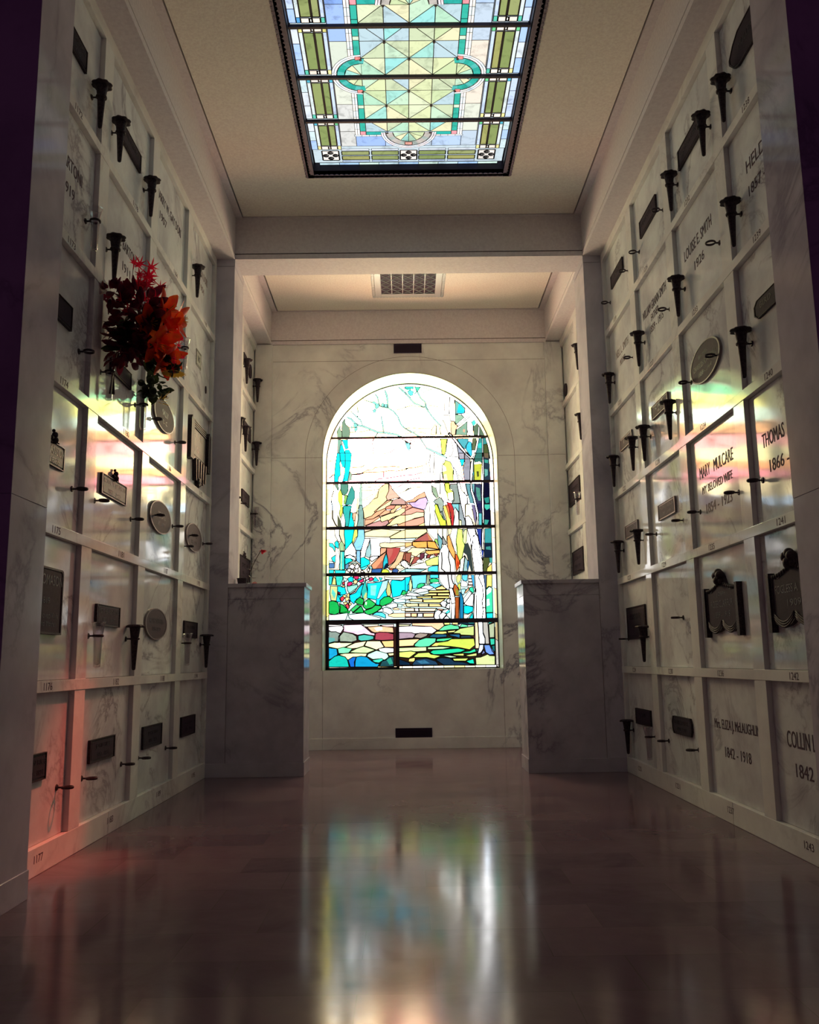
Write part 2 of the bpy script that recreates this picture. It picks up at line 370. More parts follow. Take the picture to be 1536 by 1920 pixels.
# ------------------------------------------------------------------ stained glass window
WD = """
P|8cf0ac|4.5|0|0|-1084,4495,-862,4493,-640,4490,-418,4487,-197,4484,25,4482,247,4479,469,4476,691,4474,913,4471,1135,4468,1122,4055,902,4085,681,4084,461,4108,241,4143,20,4109,-201,4089,-421,4099,-642,4080,-862,4103,-1082,4152
P|f6f284|6|0|0|-1082,4152,-862,4103,-642,4080,-421,4099,-201,4089,20,4109,241,4143,461,4108,681,4084,902,4085,1122,4055,1119,3949,898,3938,677,3893,457,3905,237,3912,17,3912,-202,3961,-422,3968,-642,3933,-862,3937,-1082,3923
P|e2fbdc|6|0|0|-1082,3923,-862,3937,-642,3933,-422,3968,-202,3961,17,3912,237,3912,457,3905,677,3893,898,3938,1119,3949,1112,3738,893,3737,674,3761,455,3791,235,3753,15,3735,-204,3747,-424,3732,-643,3759,-862,3804,-1081,3785
P|ffb878|6|0|0|-1081,3785,-862,3804,-643,3759,-424,3732,-204,3747,15,3735,235,3753,455,3791,674,3761,893,3737,1112,3738,1107,3585,888,3552,669,3575,450,3577,232,3589,13,3635,-206,3621,-425,3590,-643,3598,-862,3581,-1080,3583
P|ffa49c|6|0|0|-1080,3583,-862,3581,-643,3598,-425,3590,-206,3621,13,3635,232,3589,450,3577,669,3575,888,3552,1107,3585,1102,3408,884,3439,666,3450,447,3405,228,3401,10,3412,-208,3402,-426,3442,-644,3472,-862,3442,-1080,3438
P|fff0a8|6|0|0|-1080,3438,-862,3442,-644,3472,-426,3442,-208,3402,10,3412,228,3401,447,3405,666,3450,884,3439,1102,3408,1097,3237,880,3264,662,3261,444,3292,227,3317,9,3278,-209,3267,-427,3274,-644,3257,-862,3290,-1080,3330
P|ffa868|6|0|0|-1080,3330,-862,3290,-644,3257,-427,3274,-209,3267,9,3278,227,3317,444,3292,662,3261,880,3264,1097,3237,1095,3168,876,3123,659,3134,441,3146,224,3145,7,3189,-210,3199,-428,3162,-645,3164,-862,3156,-1079,3141
P|ff949c|5.5|0|0|-1079,3141,-862,3156,-645,3164,-428,3162,-210,3199,7,3189,224,3145,441,3146,659,3134,876,3123,1095,3168,1089,3003,873,3036,656,3041,438,2996,221,2997,5,3006,-212,2998,-428,3041,-645,3064,-862,3033,-1079,3033
P|ffe8b0|5.5|0|0|-1079,3033,-862,3033,-645,3064,-428,3041,-212,2998,5,3006,221,2997,438,2996,656,3041,873,3036,1089,3003,1083,2789,867,2812,651,2820,435,2828,219,2871,3,2860,-214,2826,-430,2835,-646,2823,-862,2822,-1078,2874
P|c4e4ff|4.5|0|0|-1078,2874,-862,2822,-646,2823,-430,2835,-214,2826,3,2860,219,2871,435,2828,651,2820,867,2812,1083,2789,1080,2707,864,2710,648,2713,433,2715,217,2718,1,2721,-215,2724,-431,2727,-646,2729,-862,2732,-1078,2735
P|e8dcc0|1.5|0|0|-1078,2735,-862,2732,-646,2729,-431,2727,-215,2724,1,2721,217,2718,433,2715,648,2713,864,2710,1080,2707,1055,1887,842,1890,629,1893,416,1895,203,1898,-10,1901,-223,1904,-436,1907,-649,1910,-862,1912,-1075,1915
P|cfeae4|1.2|0|0|-1075,1915,-862,1912,-649,1910,-436,1907,-223,1904,-10,1901,203,1898,416,1895,629,1893,842,1890,1055,1887,1038,1327,826,1330,615,1333,404,1336,193,1339,-18,1342,-229,1345,-440,1347,-651,1350,-862,1353,-1073,1356
L|a09080|0|2.2|0|-187,3939,-79,3975,19,4003
L|a09080|0|2.2|0|-725,3680,-582,3686,-475,3706
L|a09080|0|2.2|0|-440,3589,-448,3530,-430,3508,-448,3421,-299,3412,-228,3432,-192,3458,-86,3460
L|a09080|0|2.2|0|-46,3988,30,4006,105,3994,181,3981
L|a09080|0|2.2|0|-51,3652,63,3678,161,3669,198,3653,251,3654
L|a09080|0|2.2|0|-50,3722,26,3729,139,3716,252,3714
L|a09080|0|2.2|0|204,4000,273,4003,348,3987
L|a09080|0|2.4|0|-690,3246,-584,3250,-541,3273
L|a09080|0|2.4|0|-690,3162,-584,3172,-513,3211,-450,3214,-414,3244,-343,3247
L|a09080|0|2.4|0|-690,3157,-598,3161,-521,3187,-443,3183,-315,3189,-244,3204,-160,3195,-60,3212,-25,3224
L|a09080|0|2.4|0|-422,3072,-373,3104,-267,3110,-160,3127,-54,3143,7,3146
L|a09080|0|2.4|0|-315,3190,-316,3122
L|a09080|0|2.4|0|-343,3245,-194,3254,-124,3244
L|a09080|0|2.4|0|-571,2999,-444,3004,-317,3021
L|a09080|0|2.4|0|-571,2966,-465,2963,-374,2978
L|a09080|0|2.4|0|-211,2973,-133,3007,-84,3036
L|a09080|0|2.4|0|-142,2918,-64,2949,-35,2977,5,2984
L|a09080|0|2.4|0|-568,2845,-494,2858,-445,2879
L|a09080|0|2.4|0|-557,2862,-515,2876,-459,2911,-388,2917
L|a09080|0|2.4|0|-56,3227,56,3234,147,3255
L|a09080|0|2.4|0|-42,3143,55,3149,138,3171
L|a09080|0|2.4|0|-36,3078,39,3092,130,3110
L|a09080|0|2.4|0|-60,2949,-15,2975,53,2993,135,2996
B|a8e4d8|1|3.5|0.012|-418,4172,-383,4120,-365,4038,-344,3996
B|a8e4d8|1|3.5|0.023|-296,4219,-268,4133,-251,3977
B|a8e4d8|1|3.5|0.011|-551,4099,-466,4057,-415,4038
B|a8e4d8|1|3.5|0.016|-344,3996,-251,3977,-194,3939,-138,3872,-103,3775,-68,3734,14,3678
B|a8e4d8|1|3.5|0.014|-720,3953,-638,3878,-588,3826,-567,3766
B|a8e4d8|1|3.5|0.009|-638,4019,-620,3944,-624,3870
B|a8e4d8|1|3.5|0.023|-774,3883,-710,3849,-653,3793,-624,3767,-560,3755,-475,3717,-382,3676,-290,3671,-155,3644,-98,3617
B|a8e4d8|1|3.5|0.018|-338,3874,-324,3785,-311,3675
B|a8e4d8|1|3.5|0.012|-382,3669,-411,3625,-440,3574
B|a8e4d8|1|3.5|0.020|-126,4258,-62,4183,20,4100
B|a8e4d8|1|3.5|0.020|-91,3591,12,3524
P|90e4d8|0.9|3.5|0|-458,4054,-422,4068,-401,4045,-365,4030,-358,4000,-395,3964,-416,3994,-408,4023
P|90e4d8|0.9|3.5|0|-337,4030,-315,4044,-301,4022,-308,3992,-337,4000
P|90e4d8|0.9|3.5|0|-301,4029,-265,4029,-265,3984,-301,3992
P|90e4d8|0.9|3.5|0|-445,3950,-416,3971,-395,3956,-409,3927,-431,3920
P|90e4d8|0.9|3.5|0|-674,3790,-639,3789,-624,3767,-639,3745,-674,3738
P|90e4d8|0.9|3.5|0|-660,3738,-632,3745,-625,3716,-653,3687,-667,3709
P|90e4d8|0.9|3.5|0|-56,3554,-14,3532,-28,3503,-49,3525
P|90e4d8|0.9|3.5|0|-35,3496,8,3532,11,3466,-21,3474
P|90e4d8|0.9|3.5|0|-721,3743,-692,3753,-674,3735,-696,3731
P|5fe0c8|1.3|4|0|-54,4242,-4,4264,22,4264,21,4197,-19,4205,-47,4220
P|84e6d6|1.3|3|0|-12,4190,21,4197,21,4152,-5,4160
B|b4e8dc|1|3.5|0.021|-44,4177,23,4081,68,4033,189,3985
B|b4e8dc|1|3.5|0.016|79,4262,101,4183,145,4095,197,4048,196,3985,270,3874,404,3716,492,3622
B|b4e8dc|1|3.5|0.016|70,4152,140,4246
B|b4e8dc|1|3.5|0.017|-50,3722,48,3666,115,3619,196,3486
B|b4e8dc|1|3.5|0.029|196,3478,337,3407,441,3352
B|b4e8dc|1|3.5|0.009|-52,3566,45,3511
P|3fd8c0|1.1|4|0|-43,4248,3,4263,56,4255,56,4215,2,4224,-43,4216
P|5ee0d0|1.2|4|0|-13,4184,17,4200,55,4183,47,4136,16,4129,-6,4153
P|52c8a8|1|4|0|71,4254,140,4258,124,4206,101,4175
P|7de0dc|1.4|3|0|-52,3528,-7,3543,8,3504,-1,3442,-30,3466
P|d8f4ee|2.2|3|0|9,3566,46,3581,61,3557,31,3534,8,3542
P|c4ecb0|2|3|0|148,4253,277,4220,291,4204,223,4193,177,4166,154,4190
P|fff4e6|1.8|3|0|426,4076,495,4107,483,3879,418,3880,431,3966
P|fff6ea|1.8|3|0|503,4111,555,4075,545,3804,496,3805,484,3965
P|fff2e0|1.56|3|0|418,3880,494,3879,496,3809,496,3637,470,3653,434,3731,406,3825
P|ffe9a8|1.76|4|0|314,3772,328,3733,319,3628,259,3636,267,3702
P|f8f0b8|1.8|3|0|329,3779,366,3732,379,3631,327,3635
P|f6f2c0|1.92|3|0|406,3821,428,3778,445,3716,470,3653,462,3622,387,3631,366,3701
P|f0c9a0|1.2|5|0|504,3805,545,3800,556,3769,586,3737,562,3699,553,3629,504,3633
P|7fb8ae|1|6|0|563,4075,600,4050,682,3963,673,3900,559,3890
P|22b4e6|1.2|0|0|607,4019,630,4011,674,3939,665,3908,635,3901,582,3909,591,3964
P|9cc2a4|1.1|5|0|559,3886,634,3881,664,3846,571,3765,553,3784
P|8fb69c|0.95|5|0|701,3798,696,3627,561,3632,570,3698,616,3729
P|d8a084|1.1|0|0|653,3705,675,3697,667,3658,645,3674
B|fffdf6|1.92|5|0.039|586,3745,733,3868
P|ffffff|1.8|4|0|627,3893,680,3908,718,3900,710,3876,664,3846
P|fffefa|1.92|4|0|701,3798,754,3798,776,3774,770,3719,769,3649,749,3618,711,3627,698,3697
P|4cc8b4|1.2|3|0|753,3790,792,3820,806,3773,775,3735
P|6f8a6e|0.8|4|0|774,3727,821,3773,858,3726,923,3624,779,3626
B|ffffff|1.92|4|0.020|843,3734,831,3594,797,3440,764,3336
P|3f8f8c|0.8|5|0|839,3586,937,3600,965,3507,982,3333,772,3336,813,3463
P|5a6a3c|0.6|4|0|893,3508,935,3515,960,3333,888,3334
P|6d7a58|0.8|4|0|763,3587,809,3587,790,3440,744,3440
P|2fb4ac|1|0|0|822,3517,867,3532,866,3462,821,3470
B|ffffff|1.92|4|0.017|880,3586,877,3334
B|ffffff|1.92|4|0.020|843,3734,831,3594,797,3440,764,3336
P|52aab4|0.9|5|0|575,3586,710,3584,709,3526,678,3495,677,3457,625,3465,589,3535
P|3cb4cc|1|5|0|710,3549,747,3541,751,3386,735,3356,677,3449,682,3495
P|b0b6c6|1|5|0|570,3528,624,3457,661,3395,659,3337,592,3338
P|c4c0cc|1.1|4|0|661,3395,734,3336,659,3337
B|ffffff|2.04|5|0.030|478,3653,552,3567,625,3465,734,3336
P|c4e860|1.2|5|0|375,3584,454,3583,441,3506,436,3436,420,3383,386,3399,380,3484
P|fffdf0|1.8|3|0|461,3583,506,3559,526,3443,510,3382,487,3355,436,3429,448,3506
P|fffaf0|1.8|3|0|506,3559,566,3520,592,3338,554,3339,540,3373,502,3374,526,3443
P|fff8ee|1.8|2.5|0|250,3586,371,3584,362,3530,339,3507,346,3469,315,3446,248,3477
P|8aa88c|0.9|4|0|-813,3869,-785,3858,-774,3784,-724,3739,-717,3673,-725,3618,-810,3619,-817,3681
P|9ab894|1|4|0|-853,3770,-831,3711,-814,3681,-814,3615,-867,3616,-878,3689
P|84b49c|1|4|0|-864,3594,-817,3586,-810,3535,-832,3462,-867,3357,-874,3357,-867,3462
P|1ad4e4|1.1|4|0|-817,3586,-746,3589,-739,3475,-775,3472,-796,3549
P|10cfe0|1.1|4|0|-832,3528,-807,3520,-789,3454,-782,3439,-786,3355,-867,3356,-846,3433
P|18d8e0|1.1|4|0|-778,3461,-725,3461,-700,3402,-704,3354,-782,3355
P|18d0d8|1.1|5|0|-874,3422,-839,3422,-835,3334,-839,3298,-835,3204,-832,3153,-856,3125,-860,3067,-906,3068,-906,3147,-895,3277
P|10d4e6|1.1|4|0|-839,3422,-778,3421,-775,3312,-782,3240,-810,3254,-832,3327
P|16d8dc|1.1|4|0|-778,3421,-700,3420,-711,3275,-726,3188,-747,3080,-811,3074,-789,3102,-782,3203,-775,3305
P|a4bea4|1.1|3|0|-719,3195,-694,3159,-701,3094,-747,3073,-733,3145
L|a09080|0|3|0|-1005,3331,-910,3330
L|103038|0|4|0|-835,3329,-704,3327
P|7fa088|0.9|4|0|-913,3061,-860,3038,-853,2974,-867,2967,-895,3017
P|5f9a84|0.85|5|0|-832,3045,-740,3044,-740,2958,-761,2922,-797,2901,-811,2923,-828,2952
P|c8ec50|1.2|4|0|-835,2981,-811,2916,-807,2844,-807,2701,-832,2631,-846,2688,-835,2773,-860,2845,-860,2931
P|8cc060|1|4|0|-783,2901,-754,2915,-751,2886,-769,2801,-797,2794
P|3f9c90|0.85|5|0|-698,3022,-663,2950,-663,2871,-698,2793,-776,2786,-754,2872,-733,2943
P|2fa8a0|0.9|5|0|-797,2780,-698,2778,-720,2707,-727,2601,-741,2530,-776,2531,-776,2601,-797,2644,-804,2730
P|12cfd4|1.1|4|0|-713,2700,-692,2693,-695,2643,-671,2572,-675,2522,-741,2527,-727,2608
P|dce898|1.6|3|0|-617,2892,-614,2770,-639,2685,-642,2770,-635,2849
P|f0a888|1.2|4|0|-685,2685,-646,2699,-657,2635,-664,2593,-685,2607
P|f6ecb0|1.44|3|0|-650,2685,-629,2678,-622,2606,-636,2529,-668,2529,-657,2621
P|a8c8b4|1.2|3|0|-595,3042,-576,3042,-573,2784,-607,2784,-610,2913
P|88b0a8|1|5|0|-607,2784,-572,2780,-562,2734,-556,2528,-640,2529,-618,2614,-621,2713
P|6f7858|0.5|0|0|-867,2674,-839,2616,-818,2559,-825,2496,-867,2496
P|fffdf4|1.56|3|0|-797,2694,-776,2594,-783,2524,-818,2524,-832,2595
L|a09080|0|3|0|-913,3046,-913,2960,-937,2889,-941,2824,-927,2774,-927,2632,-895,2560,-874,2532
L|506040|0|3.5|0|-972,2783,-712,2781
L|a09080|0|3|0|-973,3119,-945,3133,-927,3155,-909,3154
P|fbd79a|1.25|5|0|-295,3042,-257,3038,-257,2952,-290,2880,-276,2844,-368,2753,-460,2654,-552,2620,-558,2698,-569,2745,-495,2797,-445,2854,-392,2874,-374,2982
P|eeb49c|1.1|5|0|-250,3038,-225,3009,-218,2980,-121,2871,-206,2858,-273,2837,-290,2880,-257,2952
P|cfa498|1|5|0|-117,2867,-58,2827,-17,2784,-241,2787,-206,2843
P|f2a884|1.1|5|0|-276,2837,-213,2844,-305,2759,-418,2696,-432,2704,-368,2760
P|fbe0a0|1.3|4|0|-213,2844,-242,2780,-298,2745,-418,2696,-375,2746,-269,2816
P|f0a880|1.05|5|0|-418,2696,-298,2745,-298,2723,-376,2660,-447,2618,-538,2605,-545,2620,-460,2654
P|dc9078|1|5|0|-242,2780,-171,2779,-200,2729,-249,2730,-298,2730,-291,2759
P|f8bc8a|1.1|5|0|-171,2779,-108,2778,-115,2757,-172,2722,-200,2686,-242,2687,-235,2722,-200,2736
P|f6a680|1.1|5|0|-298,2723,-242,2715,-242,2687,-341,2653,-390,2653,-376,2660
P|fbd89c|1.2|5|0|-108,2742,-10,2748,-60,2706,-123,2657,-201,2637,-264,2595,-342,2578,-363,2603,-355,2639,-243,2680,-200,2686
P|f4a67e|1.1|5|0|-108,2778,2,2780,1,2755,-38,2741,-108,2742
P|e09a88|1.05|5|0|1,2748,0,2669,-53,2656,-123,2657,-60,2706
P|f2a280|1.1|5|0|-545,2605,-447,2618,-376,2653,-362,2639,-461,2569,-545,2535
P|fae6b4|1.4|4|0|-461,2569,-362,2639,-356,2596,-447,2569
P|cf9a94|1|5|0|-531,2534,-468,2562,-363,2596,-342,2578,-271,2602,-261,2566,-300,2531,-377,2522,-531,2520
P|fbdc96|1.3|5|0|-123,2657,-53,2656,0,2669,-1,2598,-132,2550,-167,2554,-237,2531,-300,2528,-251,2559,-201,2622
P|f0a078|1.1|5|0|-264,2595,-145,2650,-201,2615,-258,2559
P|f2a078|1.1|5|0|-132,2550,-1,2598,-2,2517,-146,2519,-160,2551
P|f8a884|1.15|5|0|-61,2823,21,2845,81,2890,164,2934,186,2911,185,2873,88,2844,50,2814,-61,2808
P|d8bce8|1.2|5|0|-24,2808,58,2814,103,2852,185,2873,207,2835,183,2737,161,2719,27,2754,-2,2785
P|f29c84|1.1|5|0|-62,2793,-2,2785,27,2754,-63,2710,-62,2748,-32,2755
P|eea08c|1.1|5|0|-63,2710,27,2750,160,2715,160,2692,11,2664,-64,2650
P|fadcaa|1.3|5|0|-63,2657,11,2668,71,2693,160,2688,159,2639,47,2618,-27,2582,-64,2575
P|ee9c84|1.1|5|0|-64,2575,47,2611,159,2636,162,2564,83,2528,-65,2522
P|f8e088|1.4|4|0|76,2524,158,2564,165,2519
P|fff8ec|1.56|3|0|194,3409,247,3408,238,3293,196,3278
P|fff8ec|1.56|3|0|255,3408,300,3407,280,3177,287,3100,264,3070,231,3124,243,3200,230,3293
P|fff8ec|1.56|3|0|154,3255,200,3278,221,3216,204,3101,189,3071,168,3155,146,3179
P|fff8ec|1.56|3|0|292,3384,411,3321,387,3252,391,3069,361,3077,294,3070,295,3177
P|fff8ec|1.56|3|0|140,3041,256,3040,261,2918,312,2857,312,2841,214,2820,186,2888,164,2950
P|fff8ec|1.56|3|0|293,3039,360,3038,350,2871,320,2872,314,2955
P|fff8ec|1.56|3|0|360,3031,405,3038,418,2954,440,2900,453,2809,408,2802,379,2841,357,2886
P|fff8ec|1.56|3|0|222,2816,259,2816,280,2766,286,2675,299,2540,239,2537,224,2533,234,2646,224,2721
P|fff8ec|1.56|3|0|222,2812,214,2820,176,2737,163,2647,172,2519,220,2526,230,2646
P|a0b898|1.1|4|0|262,3009,307,2978,335,2871,312,2857,276,2910,261,2948
P|f8f060|1.2|0|0|395,3268,426,3313,485,3297,522,3235,517,3174,518,3067,406,3068,393,3176
P|d4ec6c|1.25|5|0|402,3252,426,3317,486,3301,526,3243,516,3166,518,3067,402,3068,389,3176
P|f6f8c8|1.76|0|0|395,3268,432,3236,438,3190,393,3176
P|f6f4b0|1.44|0|0|404,3145,437,3152,451,3068,402,3068
P|ffffff|1.92|4|0|418,3321,464,3367,584,3357,611,3203,638,3065,563,3066,521,3228,485,3297
P|ffffff|1.8|4|0|525,3228,551,3189,578,3066,533,3067,524,3151
P|fff0c8|2|3|0|572,3143,616,3111,638,3065,593,3066
P|f0f4e0|3.2|3|0|361,3077,366,3161,385,3168,391,3069
P|b8b4c0|1|5|0|586,3404,657,3403,655,3330,595,3330
P|18bce0|1.15|5|0|599,3330,659,3330,647,3280,635,3249,619,3242
P|a8a8b4|0.95|5|0|661,3403,727,3333,720,3072,649,3073,634,3226,658,3280
P|6e8c80|0.9|3|0|749,3328,772,3324,765,3071,735,3072
P|1cc0dc|1.1|0|0|741,3171,764,3171,759,3133,740,3133
P|b8c040|0.9|4|0|770,3263,860,3269,847,3070,769,3071
P|646834|0.5|0|0|798,3178,824,3178,826,3116,804,3109
P|3c7c70|0.7|4|0|774,3401,871,3400,868,3269,839,3300,778,3286
P|344a5c|0.5|4|0|890,3400,950,3399,963,3069,881,3070
P|3c9c8c|0.8|0|0|896,3323,944,3314,936,3276,898,3284
P|68b0a4|0.8|0|0|892,3207,933,3199,932,3130,897,3108
P|7a6a50|0.7|0|0|894,3400,947,3399,945,3337,896,3346
P|9aa8a0|1|5|0|480,3029,562,3028,594,2792,490,2790,520,2824,518,2915,501,2960,471,2976
P|c6e050|1.2|5|0|413,3038,469,3037,471,2968,515,2930,517,2839,490,2816,453,2832,447,2915,418,2954
P|f8f6d0|2|0|0|447,2915,507,2930,513,2839,486,2820,453,2840
P|7cc4c8|1|5|0|482,2786,594,2785,583,2641,569,2694,533,2740,510,2703
P|fffcf0|1.56|4|0|537,2733,569,2679,569,2521,506,2522,523,2635
P|a8b8a8|1.1|5|0|274,2819,350,2871,379,2841,400,2795,383,2697,353,2682,325,2781,296,2789
P|b4d840|1.2|5|0|288,2781,318,2781,339,2720,353,2675,382,2614,418,2583,421,2523,350,2524,322,2615,294,2690
P|88a0a0|0.95|5|0|361,2697,383,2697,411,2598,392,2595,382,2636
P|f4c860|1.2|5|0|388,2757,415,2772,457,2681,471,2598,484,2522,432,2523,419,2628,398,2704
P|d87840|0.9|4|0|415,2795,452,2756,478,2605,463,2613,443,2688
P|cc3438|0.75|4|0|430,2802,482,2801,511,2733,516,2642,506,2522,484,2522,479,2643,459,2756
P|b84834|0.6|0|0|474,2748,495,2718,501,2635,483,2650
P|a4b0b4|1|5|0|579,2785,616,2784,650,2625,647,2520,602,2521,597,2589,575,2596
P|e0f0a0|1.5|4|0|578,2589,604,2581,602,2517,577,2521
P|ffffff|2.04|4|0|562,3036,592,3035,613,2951,678,2875,676,2784,653,2776,648,2701,650,2625,662,2520,635,2626,601,2785
P|ffffff|1.92|4|0|618,3035,659,3027,686,2882,656,2898,628,2974
P|fffefa|1.92|3|0|678,2875,705,2783,683,2784
P|ffe8b0|1.76|4|0|657,2776,705,2779,740,2692,760,2594,773,2519,737,2564,709,2610,687,2640,650,2633
P|ffffff|2.04|4|0|650,2625,687,2640,723,2594,743,2519,658,2520
P|68a0a8|0.9|5|0|663,3027,727,3026,732,2942,759,2851,750,2790,713,2791,686,2912
P|78b4bc|0.85|4|0|734,3026,771,3026,770,2972,760,2866,739,2927
P|3f4468|0.55|4|0|771,3026,861,3024,847,2518,810,2518,793,2714,752,2851,769,2927
P|58a090|0.7|0|0|785,2987,830,2971,841,2819,811,2820,790,2881
P|2c2c60|0.5|0|0|772,2775,847,2797,848,2691,793,2714
P|18193c|0.4|4|0|880,3039,948,3038,951,2516,870,2517
P|3cb098|0.9|0|0|884,2773,944,2773,942,2727,905,2705,883,2736
P|2c8c80|0.7|0|0|879,2849,939,2864,937,2795,899,2788
P|3aa090|0.7|0|0|879,2592,931,2584,907,2532,874,2532
P|58b4b8|0.9|4|0|807,2669,848,2668,844,2525,807,2526
P|8c80a8|0.8|4|0|728,2775,765,2767,784,2669,773,2526,753,2594
B|ffffff|2.16|4|0.027|668,3403,742,3332
B|ffffff|2.16|4|0.026|789,3401,761,3332
B|ffffff|2.16|4|0.033|749,3328,738,3171,727,3041
B|ffffff|2.16|4|0.023|727,3041,732,2942,759,2851,796,2669,799,2518
B|ffffff|2.16|4|0.020|879,3400,876,3169,868,3040,861,2872,863,2683,862,2518
L|203840|0|4|0|490,2789,594,2788
L|203840|0|3.5|0|655,3330,952,3326
L|101020|0|4|0|877,2784,944,2783
P|fffdf4|2.8|3|0|-899,2493,-846,2493,-850,2422,-829,2366,-853,2345,-895,2423
P|f0e0a8|1.2|4|0|-843,2493,-790,2492,-776,2365,-783,2295,-825,2373,-846,2436
P|30d0d8|1.05|4|0|-972,2332,-926,2328,-895,2282,-898,2226,-923,2275,-965,2297
P|20c8c8|1|4|0|-902,2338,-874,2363,-853,2331,-853,2267,-895,2289
P|10c8c4|1.05|5|0|-787,2492,-671,2491,-678,2406,-696,2343,-721,2294,-777,2245,-780,2365,-790,2436
P|c8e45c|1.2|4|0|-668,2490,-633,2490,-630,2412,-658,2391,-686,2321,-693,2364
P|84c4e4|1.1|5|0|-626,2490,-552,2489,-546,2376,-560,2313,-595,2243,-651,2244,-679,2314,-630,2412
P|ffffff|2.04|3|0|-783,2238,-700,2336,-658,2258,-648,2167,-728,2192,-784,2182
P|ffffff|2.04|3|0|-588,2236,-546,2383,-483,2382,-533,2235,-547,2165,-596,2152
P|9cc4c4|1.1|4|0|-483,2382,-477,2277,-467,2206,-491,2151,-540,2172,-533,2235,-497,2305
P|88c0e0|1|5|0|-644,2240,-599,2240,-600,2082,-645,2118
P|a4c890|1|4|0|-822,2358,-790,2316,-787,2238,-839,2239,-846,2324
P|38c0b8|0.95|5|0|-836,2232,-787,2231,-784,2015,-846,2016
P|b8d8a0|1.1|0|0|-825,2225,-815,2225,-818,2015,-832,2015
P|fffef8|1.92|3|0|-888,2282,-867,2268,-846,2183,-843,2099,-867,2023,-891,2037,-881,2156
P|24ccd4|1.05|4|0|-940,2156,-891,2191,-895,2100,-926,2121
P|d0ecf4|1.6|4|0|-971,2122,-926,2114,-902,2093,-971,2094
P|5080b8|0.8|5|0|-971,2094,-902,2093,-905,2037,-971,2035
P|e8f0fc|2.2|4|0|-777,2168,-721,2192,-658,2153,-652,2118,-714,2146,-777,2154
P|12c4c0|1|5|0|-784,2154,-714,2150,-686,2118,-735,2098,-777,2070
P|6890b0|0.9|4|0|-777,2070,-728,2098,-742,2028,-777,2022
P|a8bcb0|1|4|0|-728,2091,-665,2114,-603,2068,-589,2019,-617,2068,-652,2083,-700,2083
P|fff8f0|2.4|4|0|-728,2063,-693,2083,-659,2055,-687,2020,-721,2035
P|fff8f0|2.4|4|0|-659,2062,-631,2089,-610,2047,-645,2020,-666,2034
P|fff8f0|2.4|4|0|-763,2014,-728,2028,-701,2014,-728,1986
P|fff8f0|2.4|4|0|-700,2021,-680,2006,-694,1979,-721,1979
P|fff8f0|2.4|4|0|-673,2013,-631,2027,-624,1992,-666,1978
P|fff8f0|2.4|4|0|-596,1984,-582,2012,-548,1977
P|fff8f0|2.4|4|0|-520,2011,-499,2039,-492,2004,-506,1983
P|14ccc8|1|5|0|-596,2152,-561,2162,-492,2123,-485,2081,-520,2060,-596,2033
P|50d4d8|1.1|5|0|-596,2033,-520,2060,-506,2053,-555,2012,-596,2019
P|fffefa|1.8|3|0|-483,2382,-245,2386,-246,2330,-365,2324,-366,2177,-470,2164,-473,2291
P|e8eefa|2.2|4|0|-484,2157,-450,2171,-373,2170,-464,2108,-491,2137
P|90c4c0|1|4|0|-499,2053,-485,2063,-457,2038,-464,2017,-485,2018
P|f6cfae|1.3|3|0|-549,2485,-447,2491,-545,2461
P|f8e8ac|1.28|5|0|-546,2454,-447,2484,-349,2493,-112,2473,-252,2400,-448,2403,-546,2408
P|fbe8a4|1.2|5|0|-252,2397,-112,2469,-2,2492,-4,2379,-239,2379
P|d0ecf4|1.6|3|0|-239,2372,-4,2372,-4,2355,-239,2358
P|f8dca4|1.35|5|0|-365,2324,-309,2334,-253,2326,-169,2332,-5,2323,-5,2284,-100,2286,-240,2266,-351,2275,-372,2296
P|e8a07c|1|5|0|-358,2268,-289,2267,-296,2225,-366,2177
P|c4685c|0.8|5|0|-289,2267,-128,2265,-143,2188,-200,2105,-270,2050,-276,2148,-289,2204
P|b84c48|0.8|0|0|-212,2266,-128,2265,-171,2174,-256,2064,-269,2120,-219,2203
P|ffffff|1.56|4|0|-121,2237,-5,2263,-6,2214,-80,2215,-129,2223
P|e8b488|1.1|5|0|-136,2223,-80,2215,-102,2131,-158,2062,-194,2021,-270,2029,-193,2105
P|b46850|0.8|5|0|-80,2215,-6,2214,-7,2144,-33,2089,-88,2124,-102,2117
P|d8946c|0.95|5|0|-289,2225,-325,2134,-339,2030,-451,2017,-471,2066,-373,2163
P|b86850|0.8|0|0|-325,2134,-339,2030,-423,2020,-346,2114
P|2cb4c4|0.85|5|0|-293,2204,-276,2134,-273,2078,-284,2029,-332,2023,-332,2092,-317,2148
P|1c2c48|0.4|0|0|-297,2085,-276,2085,-270,2029,-326,2016,-318,2050
P|bc5c3c|0.85|5|0|-270,2029,-194,2021,-235,2001,-256,2008
P|3460a0|0.8|5|0|-464,2017,-339,2026,-361,1974,-472,1976
P|b8dc40|1.1|5|0|-354,1974,-340,2009,-305,2019,-270,2001,-257,1973
P|4060a0|0.75|5|0|-229,1980,-214,2014,-173,2021,-149,1999,-166,1972
P|f4f4b8|1.28|4|0|-179,2049,-151,2069,-82,2033,-117,2013,-180,2021
P|fffef4|2.4|4|0|-123,2097,-81,2117,-47,2082,-8,2053,-9,2018,-75,2026,-117,2062
P|9ce0d8|1.3|5|0|-145,1978,-76,2012,-9,2022,-9,1973
P|28c4c0|1|5|0|-971,2017,-770,2008,-777,1973,-971,1975
P|e8f0c0|1.6|5|0|-909,2016,-895,1995,-898,1974,-912,1975
P|fbe09c|1.4|5|0|-66,2485,186,2486,193,2452,81,2382,-67,2380
P|c0e8f4|1.5|4|0|-67,2377,66,2379,21,2349,-67,2354
P|b8645c|0.8|5|0|29,2342,193,2441,258,2346,177,2340
P|cc8058|0.8|0|0|193,2441,258,2346,214,2351
